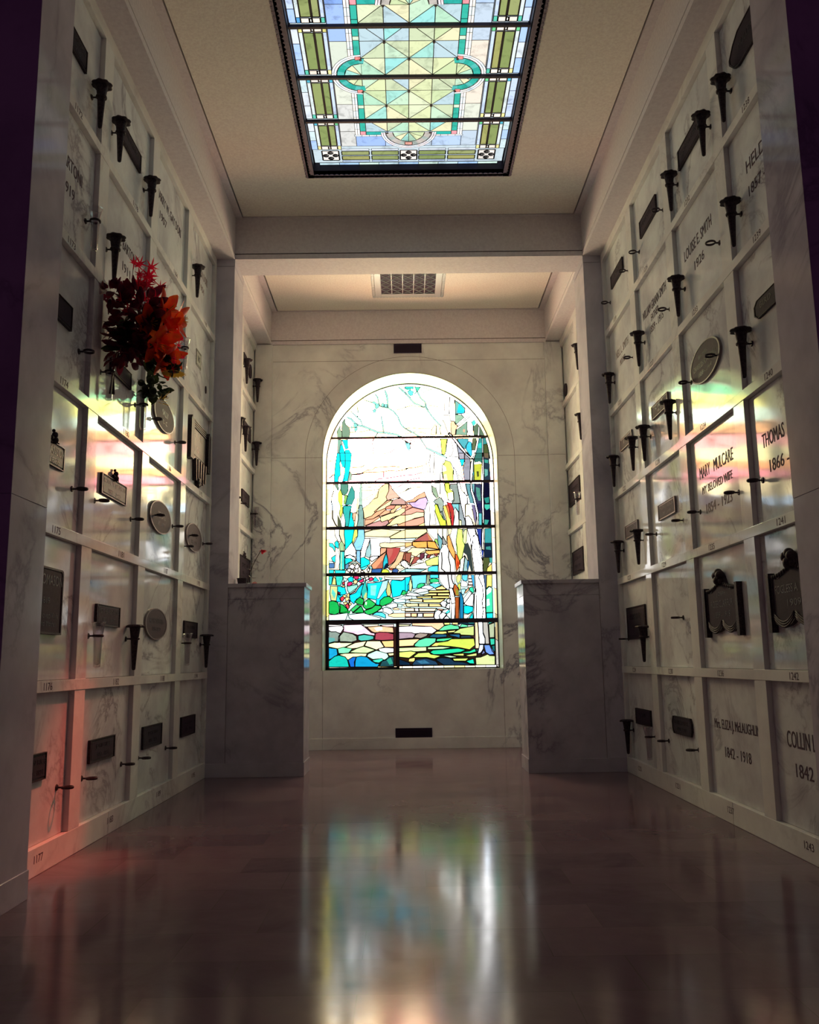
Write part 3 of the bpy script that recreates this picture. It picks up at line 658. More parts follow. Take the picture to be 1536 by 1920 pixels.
P|f4a050|1.05|6|0|17,2335,191,2340,190,2262,72,2263,17,2290
P|f49c48|1.05|6|0|191,2340,280,2335,330,2241,197,2265
P|f8b070|1.1|5|0|-68,2328,14,2327,9,2290,-68,2269
P|ffffff|1.56|4|0|-68,2261,13,2268,-25,2231,-69,2217
P|f8dca0|1.4|5|0|13,2268,153,2258,182,2236,108,2199,56,2156,-25,2194,-47,2216
P|f4a458|1.1|6|0|175,2228,337,2234,340,2196,211,2176,167,2206
P|f8e4b4|1.2|4|0|197,2258,330,2237,197,2235
P|b06450|0.75|5|0|-69,2202,5,2208,-19,2075,-41,2098,-70,2120
P|f6d8a8|1.2|4|0|4,2149,41,2156,-12,2068,-19,2083
P|b05c50|0.75|5|0|41,2163,107,2148,62,2089,-5,2060
P|7c3c50|0.6|5|0|108,2192,160,2206,151,2147,114,2118,100,2140
P|ffffff|1.56|4|0|159,2169,181,2176,173,2132,151,2125
P|a04848|0.7|5|0|189,2176,240,2183,210,2139,181,2139
P|ffffff|1.56|4|0|225,2161,255,2175,277,2153,217,2131
P|a85048|0.7|5|0|270,2190,329,2189,299,2160,277,2168
P|fffff4|1.56|4|0|62,2104,85,2126,143,2110,143,2088,84,2081,62,2089
P|f0f4cc|1.76|4|0|-12,2046,150,2088,282,2049,186,2013,-13,2020
P|c8e470|1.3|5|0|165,2102,240,2138,321,2160,319,2056,186,2050
P|fbfbe8|1.44|4|0|-70,2120,-27,2053,-12,2046,-72,2017
P|a4e4e8|1.3|5|0|-72,2017,24,2016,120,2007,186,2013,104,1978,-72,1980
P|48ccec|1.15|5|0|193,1984,201,2028,253,2046,315,2049,314,1975
P|fffdf4|1.56|3|0|190,2489,312,2488,318,2368,280,2361,208,2437
P|90c85c|1.05|4|0|277,2346,295,2372,317,2346,334,2271,309,2308
P|78b0b8|0.95|5|0|319,2428,376,2345,352,2233,334,2249,317,2338
P|a8a8a4|0.95|5|0|377,2397,424,2314,412,2300,375,2300,369,2352
P|fffaf0|1.56|3|0|324,2488,372,2487,369,2367,326,2420
P|e8f0c0|1.8|4|0|379,2487,431,2486,426,2396,420,2322,378,2405
P|fffdf4|1.8|4|0|390,2300,420,2292,448,2225,476,2165,512,2113,516,1972,325,1975,321,2145,345,2234
L|a09080|0|3|0|359,2204,364,2115,355,2011,398,1974
L|a09080|0|3|0|448,2225,439,2143,459,2047,457,1973
P|f89850|1.1|5|0|429,2396,452,2411,493,2276,521,2201,512,2113,476,2172,434,2262
P|f8e4b0|1.2|4|0|439,2486,487,2485,482,2426,444,2411
P|fffdf4|1.56|3|0|490,2485,557,2485,546,2335,531,2306,543,2186,514,2224,494,2299,466,2403
P|bce068|1.2|5|0|557,2485,609,2476,614,2379,634,2282,593,2112,570,2097,542,2157,545,2261,532,2335
P|c8e890|1.4|4|0|631,2461,665,2483,654,2334,638,2297,613,2334,622,2409
P|90a498|0.9|3|0|613,2484,653,2480,623,2446
P|e06030|0.85|5|0|521,2187,543,2172,570,2097,569,2038,531,1979,525,2024,519,2113
P|c8401c|0.7|0|0|541,2105,570,2082,562,2038,532,2038
P|f4f6c8|2.4|4|0|578,2112,631,2163,622,2096,604,1978,560,1979,577,2045
P|9cc4c4|1|5|0|626,2096,638,2155,666,2096,663,1978,608,1978
P|4c5c58|0.5|0|0|617,2200,634,2297,672,2319,706,2229,730,1977,700,1977,667,2111,653,2170
P|2c70a8|0.8|4|0|667,2111,681,2096,680,2051,663,1978,654,2037
P|ffffff|2.16|4|0|668,2483,761,2482,770,2399,740,2400,714,2236,780,2235,841,2034,840,1968,740,1969,714,2229,703,2378,689,2408
P|ffffff|2.16|3|0|721,2378,770,2407,807,2384,817,2235,841,2034,798,2064,778,2124
B|ffffff|2.16|4|0.027|772,2482,810,2362,828,2227,843,2108
P|2c3f98|0.7|4|0|780,2482,839,2481,828,2235,812,2309
P|3048a0|0.7|3|0|858,2227,828,2227,843,2108
P|38989c|0.75|4|0|876,2480,954,2487,953,2307,871,2308
P|20304c|0.45|4|0|867,2309,956,2307,955,2136,859,2138
P|606c3c|0.55|4|0|848,2138,940,2137,908,2048,884,1967,844,1975
P|3c9c94|0.8|3|0|918,2137,955,2136,953,2070,924,2078
P|3c948c|0.7|0|0|885,2264,937,2270,943,2226,884,2234
P|f4cc68|1.15|5|0|884,1967,892,2011,946,2066,946,1966
B|ffffff|2.16|4|0.023|854,2488,850,2361,839,2227
L|506070|0|4|0|714,2235,854,2233
P|2cc0bc|0.95|5|0|-971,1941,-923,1940,-936,1843,-971,1837
P|c8cc7c|1.1|5|0|-912,1940,-888,1905,-884,1836,-936,1843
P|30c4b0|1|5|0|-891,1940,-805,1939,-805,1904,-832,1828,-877,1835
P|10c4e0|1.05|5|0|-874,1822,-784,1813,-763,1737,-798,1717,-867,1738,-826,1635,-881,1642
P|c8cc88|1.1|5|0|-950,1829,-867,1821,-867,1738,-881,1649,-943,1657,-957,1740
P|58c4b4|1|0|0|-929,1795,-888,1739,-902,1677,-936,1739
P|b4e4d0|1.3|4|0|-798,1925,-749,1903,-770,1876,-798,1890
P|14c8e4|1.05|5|0|-749,1910,-708,1937,-680,1916,-687,1874,-729,1861
P|10c0e4|1.05|4|0|-632,1895,-590,1922,-597,1880,-625,1874
P|90dcc8|1.1|5|0|-756,1820,-632,1839,-632,1804,-729,1737,-750,1771
P|10bce4|1.05|5|0|-729,1723,-646,1777,-618,1804,-562,1852,-591,1735,-598,1694,-646,1667,-674,1612,-715,1647
P|10c4e8|1.1|5|0|-521,1851,-382,1863,-271,1897,-286,1800,-300,1745,-266,1696,-356,1663,-378,1594,-419,1602,-412,1657,-522,1679,-514,1768
P|7cdcc8|1.1|0|0|-480,1823,-410,1829,-425,1705,-480,1713
P|a4e4f0|1.3|4|0|-341,1870,-264,1890,-293,1793,-384,1670,-411,1670
P|10c8ec|1.1|5|0|-244,1862,-223,1889,-119,1874,-10,1928,-12,1810,-37,1762,-106,1763,-135,1701,-225,1682,-238,1785
P|fff4d8|1.76|5|0|-319,1925,-209,1910,-70,1915,-105,1884,-209,1889,-313,1897
P|20c4cc|1.05|4|0|-444,1906,-423,1927,-382,1877,-445,1871
P|30d0d0|1.05|4|0|-382,1919,-340,1912,-361,1877
P|f8c0b8|1.4|4|0|-514,1872,-452,1864,-396,1864,-452,1851,-514,1855
B|f0d8d0|1.28|6|0.016|-576,1852,-632,1798,-660,1750,-722,1723
P|2cb4a8|0.9|5|0|-541,1893,-528,1817,-515,1748,-543,1665,-577,1679,-591,1749,-570,1817
P|c0cc80|1|0|0|-535,1748,-522,1734,-529,1672,-556,1665,-560,1700
P|c4c47c|1|5|0|-275,1876,-251,1827,-238,1744,-252,1696,-287,1703,-300,1759
P|e82c64|0.95|6|0|-687,1937,-617,1939,-625,1901,-659,1902
P|e82c64|0.95|6|0|-507,1900,-472,1924,-444,1906,-458,1885,-486,1879
P|e82c64|0.95|6|0|-625,1881,-562,1908,-562,1873,-597,1859
P|e82c64|0.95|6|0|-749,1861,-708,1875,-687,1847,-729,1820,-753,1827
P|e82c64|0.95|6|0|-864,1759,-833,1745,-853,1725
P|fbc488|1.3|6|0|-680,1881,-652,1898,-628,1874,-646,1846,-677,1847
P|fbc488|1.3|6|0|-819,1821,-784,1834,-777,1813,-812,1807
P|e8404c|0.95|6|0|-805,1869,-784,1876,-784,1841,-812,1841
P|e8404c|0.95|6|0|-833,1690,-798,1710,-784,1682,-812,1641,-833,1662
P|e8404c|0.95|6|0|-777,1600,-743,1620,-729,1571,-750,1551
P|e8404c|0.95|6|0|-736,1668,-719,1647,-729,1620
P|fbd080|1.3|5|0|-860,1738,-826,1710,-846,1718
P|fbd080|1.3|5|0|-798,1724,-763,1710,-777,1682,-805,1703
P|fbd080|1.3|5|0|-777,1689,-729,1695,-736,1661,-770,1641
P|fbd080|1.3|5|0|-798,1634,-750,1634,-757,1613,-784,1600
P|fbd080|1.3|5|0|-736,1633,-702,1612,-729,1585
P|fbd080|1.3|5|0|-757,1730,-729,1737,-729,1688,-753,1696
P|fffaf6|2.4|4|0|-611,1939,-548,1935,-555,1911,-590,1922
P|fffaf6|2.4|4|0|-541,1914,-500,1934,-500,1907,-528,1886
P|18a84c|0.85|6|0|-971,1643,-922,1653,-867,1635,-846,1580,-846,1511,-901,1491,-970,1506
P|18a444|0.85|6|0|-846,1621,-798,1600,-743,1544,-750,1517,-840,1511,-833,1573
P|1ca848|0.85|6|0|-667,1639,-605,1694,-557,1659,-571,1597,-633,1611
P|28b050|0.9|6|0|-550,1638,-501,1672,-453,1636,-419,1609,-460,1568,-536,1548,-571,1583
P|c8f0d0|1.3|0|0|-543,1638,-522,1631,-529,1596,-543,1603
P|1cac50|0.9|6|0|-370,1649,-321,1690,-266,1696,-211,1661,-246,1620,-315,1593,-350,1580,-377,1601
P|34b860|0.9|5|0|-716,1544,-646,1605,-598,1590,-688,1516
P|1ca84c|0.85|6|0|-660,1529,-591,1590,-564,1535,-564,1507,-695,1509
P|20ac50|0.9|6|0|-564,1528,-467,1561,-426,1595,-364,1587,-350,1566,-413,1519,-468,1492,-523,1486
P|18a444|0.85|4|0|-846,1504,-743,1530,-716,1537,-729,1503
P|28b45c|0.9|5|0|-128,1715,-99,1763,-44,1759,-51,1735,-93,1707
P|d4f4f8|1.7|5|0|-974,1492,-901,1491,-743,1510,-757,1469,-778,1415,-974,1417
P|c0f0e8|1.6|5|0|-743,1489,-564,1507,-482,1479,-358,1443,-386,1416,-661,1420,-730,1448
P|48d4ec|1.2|5|0|-461,1486,-413,1512,-351,1511,-310,1484,-306,1442,-385,1471
P|e0f6fa|1.9|4|0|-406,1519,-343,1559,-337,1518
P|e4f8fc|2|5|0|-336,1559,-302,1566,-247,1551,-213,1510,-261,1483,-302,1504,-337,1518
P|f0fafc|1.76|4|0|-309,1586,-212,1619,-170,1605,-171,1571,-247,1558
P|b8ecd4|1.4|4|0|-164,1605,-115,1598,-116,1570,-164,1571
P|b4ecf8|1.6|5|0|-211,1654,-184,1671,-80,1666,-67,1624,-177,1619,-218,1633
P|f4fcfc|1.44|4|0|-177,1667,-80,1700,-13,1706,-14,1665,-73,1659
P|fffefa|1.56|4|0|-52,1721,-13,1741,-13,1706
P|fbe4a8|1.5|4|0|-108,1597,-14,1617,-15,1576,-88,1577
P|f8b890|1.5|4|0|-226,1551,-185,1564,-143,1550,-151,1536,-213,1537
P|fbe8b8|1.5|4|0|-130,1550,-15,1562,-16,1521,-123,1529
P|fcc890|1.5|4|0|-275,1483,-220,1496,-16,1497,-17,1452,-213,1451,-275,1469
P|fbdc98|1.5|4|0|-46,1659,-14,1665,-14,1631,-39,1638
P|10c8ec|1.1|5|0|-73,1914,-14,1920,-22,1854,-45,1825,-46,1752,-75,1745
P|60d4f0|1.2|5|0|-3,1935,177,1943,168,1844,95,1842,57,1787,13,1780,7,1876
P|c8d49c|1.1|5|0|-11,1906,10,1824,-2,1751,-31,1755,-30,1854
P|b0c898|1.1|5|0|185,1943,207,1943,205,1829,179,1830
P|40c8dc|1.1|5|0|218,1943,317,1942,316,1901,217,1902
P|28b870|0.95|5|0|213,1888,265,1902,316,1886,323,1857,220,1844
P|2cbc74|0.95|5|0|57,1787,73,1831,117,1845,161,1833,146,1815,101,1787
P|58ccec|1.2|5|0|212,1836,293,1850,351,1820,277,1784,219,1807
P|e4f8fc|2|4|0|220,1847,308,1857,337,1842,293,1832
P|d4f2fa|1.8|5|0|109,1794,161,1819,219,1814,263,1792,204,1763,123,1786
P|f4fcff|1.44|5|0|13,1751,101,1787,175,1778,203,1756,145,1742,71,1728
P|f8fdff|1.44|5|0|-68,1716,-17,1737,71,1721,122,1702,34,1692,-54,1701
P|d8f4fa|2|4|0|-76,1694,-3,1693,4,1664,-76,1657
P|d0f0f4|1.7|4|0|-62,1650,-3,1642,-77,1614
P|fbd880|1.45|6|0|277,1784,358,1812,395,1783,409,1768,292,1766
P|f8cc70|1.45|6|0|203,1756,438,1760,441,1734,196,1734
P|fbdc80|1.45|6|0|122,1706,218,1726,294,1725,294,1700,129,1700
P|f8d478|1.45|6|0|302,1725,441,1724,444,1696,301,1698
P|fbdc7c|1.45|6|0|56,1685,232,1691,231,1669,63,1672
P|f8cc6c|1.45|6|0|239,1691,444,1687,436,1664,238,1666
P|fbe09c|1.45|6|0|-32,1657,125,1661,124,1622,-18,1635
P|f8cc74|1.45|6|0|132,1651,392,1657,333,1615,135,1620
P|f8dc98|1.45|6|0|-77,1610,73,1608,76,1575,-55,1573
P|fbd490|1.45|6|0|80,1606,194,1604,193,1572,80,1572
P|f8b474|1.45|6|0|201,1604,318,1601,354,1568,200,1570
P|fbe8b4|1.45|6|0|-78,1555,25,1556,31,1518,-78,1519
P|fbe0b0|1.45|6|0|83,1553,288,1549,265,1515,86,1517
P|f8a888|1.45|6|0|287,1543,375,1535,353,1521,302,1529
P|f8ccb0|1.45|6|0|-78,1497,-13,1496,-13,1454,-79,1457
P|f8b080|1.45|6|0|-9,1495,60,1494,56,1452,-10,1454
P|f8b488|1.45|6|0|133,1493,257,1493,249,1449,133,1450
P|fffaf4|1.44|5|0|32,1554,76,1553,79,1517,35,1518
P|fffaf4|1.44|5|0|-78,1512,265,1507,261,1494,-78,1499
P|fffaf4|1.44|5|0|68,1492,126,1491,122,1451,67,1452
P|fffaf4|1.44|5|0|-79,1443,256,1442,270,1413,-79,1418
P|fffdf8|1.56|4|0|324,1942,515,1939,506,1855,490,1803,482,1774,438,1760,387,1790,344,1849,323,1894
L|a09080|0|3|0|427,1940,433,1870,446,1789
L|a09080|0|3|0|471,1940,470,1892,491,1833
P|fff8ec|2.16|4|0|439,1782,475,1782,502,1686,508,1613,498,1468,489,1410,456,1410,464,1599,451,1687
L|a09080|0|3|0|466,1687,502,1686
L|a09080|0|3|0|464,1599,508,1609
P|f2fbfa|2.24|4|0|332,1608,362,1637,406,1622,390,1556,354,1571
P|f2fbfa|2.24|4|0|406,1644,443,1665,446,1607,413,1614
P|f2fbfa|2.24|4|0|390,1556,420,1600,446,1607,441,1541
P|f2fbfa|2.24|4|0|272,1507,302,1529,345,1513,315,1456,329,1412,270,1413,257,1457
P|f2fbfa|2.24|4|0|315,1470,360,1506,403,1476,358,1426,329,1419
P|f2fbfa|2.24|4|0|353,1521,433,1541,403,1476,360,1506
P|f2fbfa|2.24|4|0|365,1426,403,1462,442,1425,431,1411
P|40ccd0|1.1|4|0|389,1498,433,1534,444,1505,403,1484
P|d0e478|1.3|4|0|529,1913,552,1939,581,1934,580,1876,542,1832,528,1862
P|c0dc50|1.1|4|0|538,1817,572,1846,570,1773,559,1751
P|c06030|0.75|5|0|498,1818,513,1832,548,1773,550,1686,510,1693,486,1767
P|a09838|0.7|0|0|512,1781,548,1751,547,1700,517,1701
P|b05828|0.7|5|0|506,1675,553,1675,544,1424,504,1424
P|58bce4|1.1|5|0|592,1934,662,1937,653,1867,624,1860,591,1890
P|ffffff|1.8|4|0|587,1868,631,1860,660,1830,644,1794,585,1795,575,1824
P|fcd0c0|1.36|4|0|670,1933,699,1933,718,1815,703,1786,658,1772,668,1852
L|a09080|0|3|0|668,1889,702,1889
L|a09080|0|3|0|668,1852,708,1852
L|a09080|0|3|0|663,1816,714,1815
P|f8b088|1.2|5|0|628,1743,666,1786,673,1764,635,1721,617,1725
P|30c898|1|5|0|681,1786,717,1793,731,1742,716,1720,673,1757
P|a0dce8|1.3|5|0|577,1766,614,1772,636,1765,605,1699,584,1714
P|1c7ca8|0.75|6|0|562,1737,584,1714,604,1641,598,1409,555,1409
P|fffefc|1.92|4|0|604,1656,672,1742,701,1727,655,1633,610,1597
P|fffefc|2.04|4|0|610,1597,701,1713,726,1705,712,1567,653,1575
P|10c4d8|1.05|5|0|606,1575,653,1575,715,1559,710,1509,651,1480,604,1488
P|fff8dc|1.44|4|0|603,1474,658,1473,710,1509,665,1451,635,1423,602,1408
P|10c0c8|1|5|0|664,1429,710,1494,711,1407,657,1408
P|40a8d8|0.8|3|0|699,1933,736,1932,735,1771,718,1815
P|ffffff|2.16|4|0|747,1936,846,1935,860,1784,857,1405,719,1407,733,1683,746,1771
L|a09080|0|3|0|802,1932,786,1902,828,1806,839,1682,819,1631,831,1507,810,1406
L|807080|0|3.5|0|729,1683,861,1681
L|a09080|0|3|0|754,1771,751,1406
L|a09080|0|3|0|835,1547,865,1546
P|e0d06c|1.1|5|0|883,1930,945,1933,941,1790,901,1798,875,1769
P|5878a0|0.6|3|0|850,1931,879,1931,871,1769,860,1784
P|3cd098|1|5|0|871,1762,908,1794,944,1775,943,1491,863,1492
P|e4fcf4|2|0|0|878,1754,912,1787,937,1768,928,1732,876,1696
P|d4f8f8|1.8|0|0|875,1645,904,1652,909,1579,872,1565
P|18c4c8|1|5|0|867,1485,943,1487,941,1404,868,1405
P|f4e8e4|1.76|4|0|-974,1376,-812,1370,-846,1357,-970,1359
P|fffafc|1.56|5|0|-970,1352,-812,1363,-798,1329,-833,1275,-901,1296,-943,1297,-970,1311
P|fbc8dc|1.2|5|0|-798,1370,-592,1374,-538,1332,-476,1277,-435,1270,-435,1243,-490,1250,-558,1265,-634,1252,-689,1273,-764,1288,-798,1295,-792,1336
P|fff4f8|1.44|0|0|-785,1363,-606,1367,-565,1333,-634,1293,-764,1308
P|f8e8c8|1.28|4|0|-579,1370,-386,1371,-400,1354,-531,1346
P|fbd0d0|1.2|5|0|-379,1364,-214,1369,-215,1342,-318,1343
P|f0b48c|1.15|5|0|-524,1342,-386,1354,-222,1335,-215,1274,-318,1282,-435,1277,-469,1291
P|fff8f0|1.76|0|0|-441,1331,-352,1344,-345,1309,-414,1297
P|98aaa0|0.85|6|0|-970,1304,-936,1294,-888,1296,-833,1268,-853,1241,-857,1180,-915,1178,-970,1162
P|60a8a4|0.85|0|0|-970,1229,-901,1222,-894,1188,-970,1168
P|a8b8a4|0.95|6|0|-843,1241,-798,1292,-744,1281,-689,1266,-648,1239,-641,1191,-703,1172,-778,1179,-840,1180
P|48b4a8|0.9|6|0|-627,1245,-559,1258,-490,1247,-445,1236,-449,1202,-511,1189,-593,1184,-627,1198
P|b04858|0.7|6|0|-428,1270,-380,1283,-284,1278,-216,1260,-216,1192,-353,1187,-435,1195
P|dcecb0|1.4|5|0|-970,1155,-901,1171,-799,1166,-682,1165,-778,1118,-867,1099,-970,1121
P|fffce8|1.76|0|0|-874,1160,-840,1167,-833,1126,-867,1126
P|f8eaac|1.4|5|0|-771,1115,-662,1164,-531,1183,-566,1126,-641,1103,-710,1097
P|fbf2bc|1.2|5|0|-552,1129,-525,1183,-374,1181,-327,1112,-388,1093,-416,1080,-491,1108
P|f4b878|1.15|5|0|-360,1180,-216,1185,-217,1107,-320,1109
P|1898c8|0.85|6|0|-970,1114,-942,1107,-874,1099,-864,1032,-922,992,-969,973
P|74e0a8|1.1|5|0|-864,1099,-799,1115,-696,1097,-737,1050,-799,1044,-853,1045
P|bce49c|1.3|5|0|-730,1057,-648,1096,-566,1122,-429,1080,-525,1044,-662,1049
P|ffffff|1.44|5|0|-395,1093,-320,1105,-217,1097,-218,1050,-320,1041,-375,1059
P|f8f0b0|1.2|5|0|-853,1032,-778,1044,-662,1046,-525,1041,-539,1007,-690,1002,-744,969,-799,1011
P|b4f0cc|1.4|5|0|-526,1007,-512,1034,-416,1073,-389,1066,-293,1037,-273,997,-321,964,-389,978,-458,972
P|f4e8a0|1.4|4|0|-286,1037,-218,1043,-218,1016,-266,1010
P|14b4a4|0.85|6|0|-969,959,-901,1012,-853,1025,-778,1004,-751,970,-731,889,-969,892
P|1868c8|0.75|6|0|-744,969,-690,1002,-649,1002,-673,942,-669,888,-717,888
P|1090c0|0.85|6|0|-662,955,-649,1002,-594,1011,-526,1000,-471,952,-424,925,-383,924,-404,884,-666,888
P|38c8a8|1|5|0|-471,962,-417,972,-355,981,-335,964,-390,931,-437,938
P|285c64|0.55|6|0|-383,891,-355,951,-307,964,-280,997,-218,1003,-219,888
P|30a088|0.7|0|0|-301,963,-253,990,-226,922,-267,909
P|fff8f4|1.44|4|0|-184,1396,-12,1394,-9,1368,-185,1374
P|f4b890|1.2|5|0|-1,1394,355,1389,376,1344,315,1301,293,1297,219,1339,2,1353
P|c8c8a0|1.2|4|0|-185,1370,-13,1363,-50,1346,-185,1348
P|fff0f4|1.76|5|0|-185,1341,2,1349,129,1340,226,1339,285,1294,232,1257,128,1266,31,1260,-186,1281
P|b8a0b0|0.95|6|0|-186,1278,-6,1272,38,1252,8,1208,-37,1209,-187,1193
P|b0a094|0.9|6|0|46,1252,91,1267,188,1258,165,1229,97,1204,15,1216
P|d4e878|1.2|5|0|369,1385,444,1386,436,1358,376,1355
P|f4cc84|1.2|5|0|459,1384,534,1385,533,1357,474,1358
P|1c3c54|0.45|5|0|542,1390,624,1387,721,1362,720,1349,638,1352,571,1368,541,1357
P|2c8080|0.6|4|0|631,1384,721,1384,721,1362,661,1363
P|5cd898|1.05|6|0|300,1290,369,1344,451,1362,488,1350,541,1342,547,1305,442,1299,353,1289
P|60d8a0|1.05|5|0|548,1327,579,1364,646,1348,645,1329,593,1326
P|dcdc70|1.2|5|0|247,1257,293,1282,397,1281,404,1259,337,1248
P|e0e07c|1.2|5|0|412,1284,510,1294,487,1269,412,1266
P|b8c878|1.1|6|0|555,1312,638,1326,720,1340,717,1228,561,1238,554,1253,464,1258
P|286484|0.6|6|0|202,1228,240,1253,397,1248,403,1218,291,1208,194,1217
P|2c6c94|0.65|6|0|415,1247,553,1247,552,1201,500,1217,441,1232
P|345878|0.6|5|0|560,1223,665,1225,709,1206,560,1205
P|f8cc90|1.2|6|0|-187,1189,67,1200,89,1193,22,1142,14,1120,-187,1112
P|5cd0a0|1|6|0|21,1131,74,1185,157,1210,276,1205,268,1161,192,1110,96,1104,29,1112
P|48cc8c|1|6|0|284,1197,485,1209,425,1181,365,1167,276,1168
P|b8cc50|1.05|6|0|230,1117,275,1153,410,1170,455,1195,567,1194,716,1195,726,1118,661,1067,557,1090,438,1107,334,1116
P|ecc068|1.15|0|0|222,1117,268,1150,305,1149,289,1116
P|c8e4a0|1.3|6|0|-188,1100,163,1107,162,1059,50,1053,-188,1056
P|b8dca0|1.3|5|0|177,1103,334,1108,468,1099,348,1079,177,1077
P|20c490|0.9|7|0|199,1044,236,1069,393,1078,527,1087,624,1067,556,1039,437,1026,332,1016,243,1017
P|28c890|0.9|6|0|556,1039,661,1052,721,1081,739,1044,667,1026,556,1032
P|c0d868|1.15|6|0|-188,1049,-17,1061,50,1046,-40,981,-189,998
P|b8d460|1.1|6|0|34,987,5,995,65,1038,191,1044,213,1022,317,1005,317,994,250,970,161,986
P|f0d474|1.2|5|0|-40,974,27,987,26,936,-48,941
P|c4dc6c|1.15|5|0|436,1015,593,1027,592,998,503,1003
P|c8dc78|1.15|5|0|600,1002,742,1029,741,996,659,990
P|b0d4b0|1.2|5|0|332,1005,436,1004,540,984,436,978
P|284c6c|0.55|7|0|-12,900,11,936,41,965,160,978,271,940,300,896
P|20405c|0.5|7|0|264,962,332,983,436,974,479,937,583,928,672,898,716,890,360,895,301,932
P|14304c|0.5|6|0|-189,983,-41,930,-19,900,-190,902
P|3c7ca0|0.65|0|0|48,943,138,957,197,919,100,913
P|bcd464|1.1|6|0|458,970,651,972,613,939,479,941
P|18c4a4|0.9|6|0|613,939,703,963,713,905,657,909
P|e8c8a0|1.3|5|0|729,1384,762,1384,774,1102,769,1080,728,1081,729,1251
P|e4f0fc|2.2|5|0|766,1387,819,1387,822,1249,843,1190,842,1131,774,1132,771,1265
P|b8b4ac|1.1|5|0|822,1387,879,1386,890,1130,845,1131,844,1205,823,1264
P|b8c4a0|1|6|0|889,1352,957,1374,952,1203,896,1200
P|2c9c90|0.8|5|0|886,1382,957,1382,893,1360
P|30b898|0.9|6|0|897,1193,955,1192,953,1122,905,1115
P|187878|0.6|5|0|916,1108,953,1115,954,1034,929,1063
P|c8dcfc|1.4|6|0|778,1124,823,1124,818,1072,787,1028,753,1022
P|6c94dc|0.85|6|0|826,1120,894,1121,921,1049,950,1012,890,1005,846,1035
P|7c84b4|0.8|6|0|790,1003,821,1065,842,1028
P|3c9088|0.8|4|0|739,1073,758,1066,742,1036
P|c4d490|1.15|6|0|726,978,785,981,868,1013,890,998,953,993,950,891,731,894
"""
BARS = [(3.597, 3.597, 0.013, -0.945, 0.945), (3.049, 3.049, 0.015, -0.998, 0.998), (2.504, 2.504, 0.018, -0.998, 0.998), (1.955, 1.955, 0.018, -0.998, 0.998), (1.403, 1.403, 0.026, -0.998, 0.998)]
WIN = empty('window_1', (0, YG, 0)); WIN['kind'] = 'structure'
gb = bmesh.new(); gc = gb.loops.layers.float_color.new('Col'); lb = bmesh.new()
EPS = .00006
def gface(pts, col, y):
    f = gb.faces.new([gb.verts.new((x, y, z)) for x, z in pts])
    for lp in f.loops: lp[gc] = (*col, 1)
def strip(bm, a, b, w, y, ext=True):
    dx, dz = b[0] - a[0], b[1] - a[1]; L = math.hypot(dx, dz)
    if L < 1e-5: return
    ux, uz = dx / L, dz / L; px, pz = -uz * w / 2, ux * w / 2; e = w * .35 if ext else 0
    a = (a[0] - ux * e, a[1] - uz * e); b = (b[0] + ux * e, b[1] + uz * e)
    bm.faces.new([bm.verts.new((p[0], y, p[1])) for p in ((a[0] + px, a[1] + pz), (b[0] + px, b[1] + pz), (b[0] - px, b[1] - pz), (a[0] - px, a[1] - pz))])
def inside(x, z, r=.965):
    return (abs(x) < r and z < ZSP) or (x * x + (z - ZSP) ** 2 < r * r and z >= ZSP)
def clampw(x, z, r=.968):
    if z < ZSP: return (max(-r, min(r, x)), max(z, .885))
    d = math.hypot(x, z - ZSP)
    if d > r: return (x * r / d, ZSP + (z - ZSP) * r / d)
    return (x, z)
# border pieces
full = arch_pts(.998, 48, .86); inn = arch_pts(.966, 48, .892)
cols = ['fff6dc', 'fff0b4', 'ffffff', 'f8e090', 'fff4c8', 'ffe8c0', 'f4f4e0']
for i in range(len(full) - 1):
    a, b, c, d = full[i], full[i + 1], inn[i + 1], inn[i]
    segs = 8 if abs(a[1] - b[1]) > 1 else 1
    for k in range(segs):
        t0, t1 = k / segs, (k + 1) / segs; lerp = lambda p, q_, t: (p[0] + (q_[0] - p[0]) * t, p[1] + (q_[1] - p[1]) * t)
        z_mid = lerp(a, b, (t0 + t1) / 2)[1]; right = a[0] > 0
        g = 2.0 if z_mid > 2.2 else .9 if z_mid > 1.4 else .34
        hx = cols[(i // 4 if segs == 1 else k * 3 + i) % 7] if right or z_mid > 3.3 else ('f8e050', 'fff0a0', 'f4d450', 'e8f090')[k % 4]
        if right and z_mid < 3: hx = ('f8e0a8', 'fff8ec', 'f0cc98')[k % 3]; g *= .40
        gface([lerp(a, b, t0), lerp(a, b, t1), lerp(d, c, t1), lerp(d, c, t0)], srgb(hx, g), -.0005)
        if segs == 8 or i % 4 == 0: strip(lb, lerp(a, b, t0), lerp(d, c, t0), .006, -.001)
    strip(lb, a, b, .009, -.001); strip(lb, d, c, .006, -.001)
nb = 16
for k in range(nb):
    x0, x1 = -.966 + 1.932 * k / nb, -.966 + 1.932 * (k + 1) / nb
    gface([(x0, .862), (x1, .862), (x1, .89), (x0, .89)], srgb(cols[(k * 2) % 7], .40), -.0005); strip(lb, (x0, .862), (x0, .89), .007, -.001)
strip(lb, (-.99, .863), (.99, .863), .012, -.001); strip(lb, (-.99, .891), (.99, .891), .007, -.001)
def offs(pts, w):
    n = len(pts); out_l, out_r = [], []
    for i, p in enumerate(pts):
        a = pts[max(i - 1, 0)]; b = pts[min(i + 1, n - 1)]; dx, dz = b[0] - a[0], b[1] - a[1]; L = math.hypot(dx, dz) or 1
        k = .55 if i in (0, n - 1) else 1
        out_l.append((p[0] - dz / L * w * k / 2, p[1] + dx / L * w * k / 2)); out_r.append((p[0] + dz / L * w * k / 2, p[1] - dx / L * w * k / 2))
    return out_l + out_r[::-1]
idx = 0
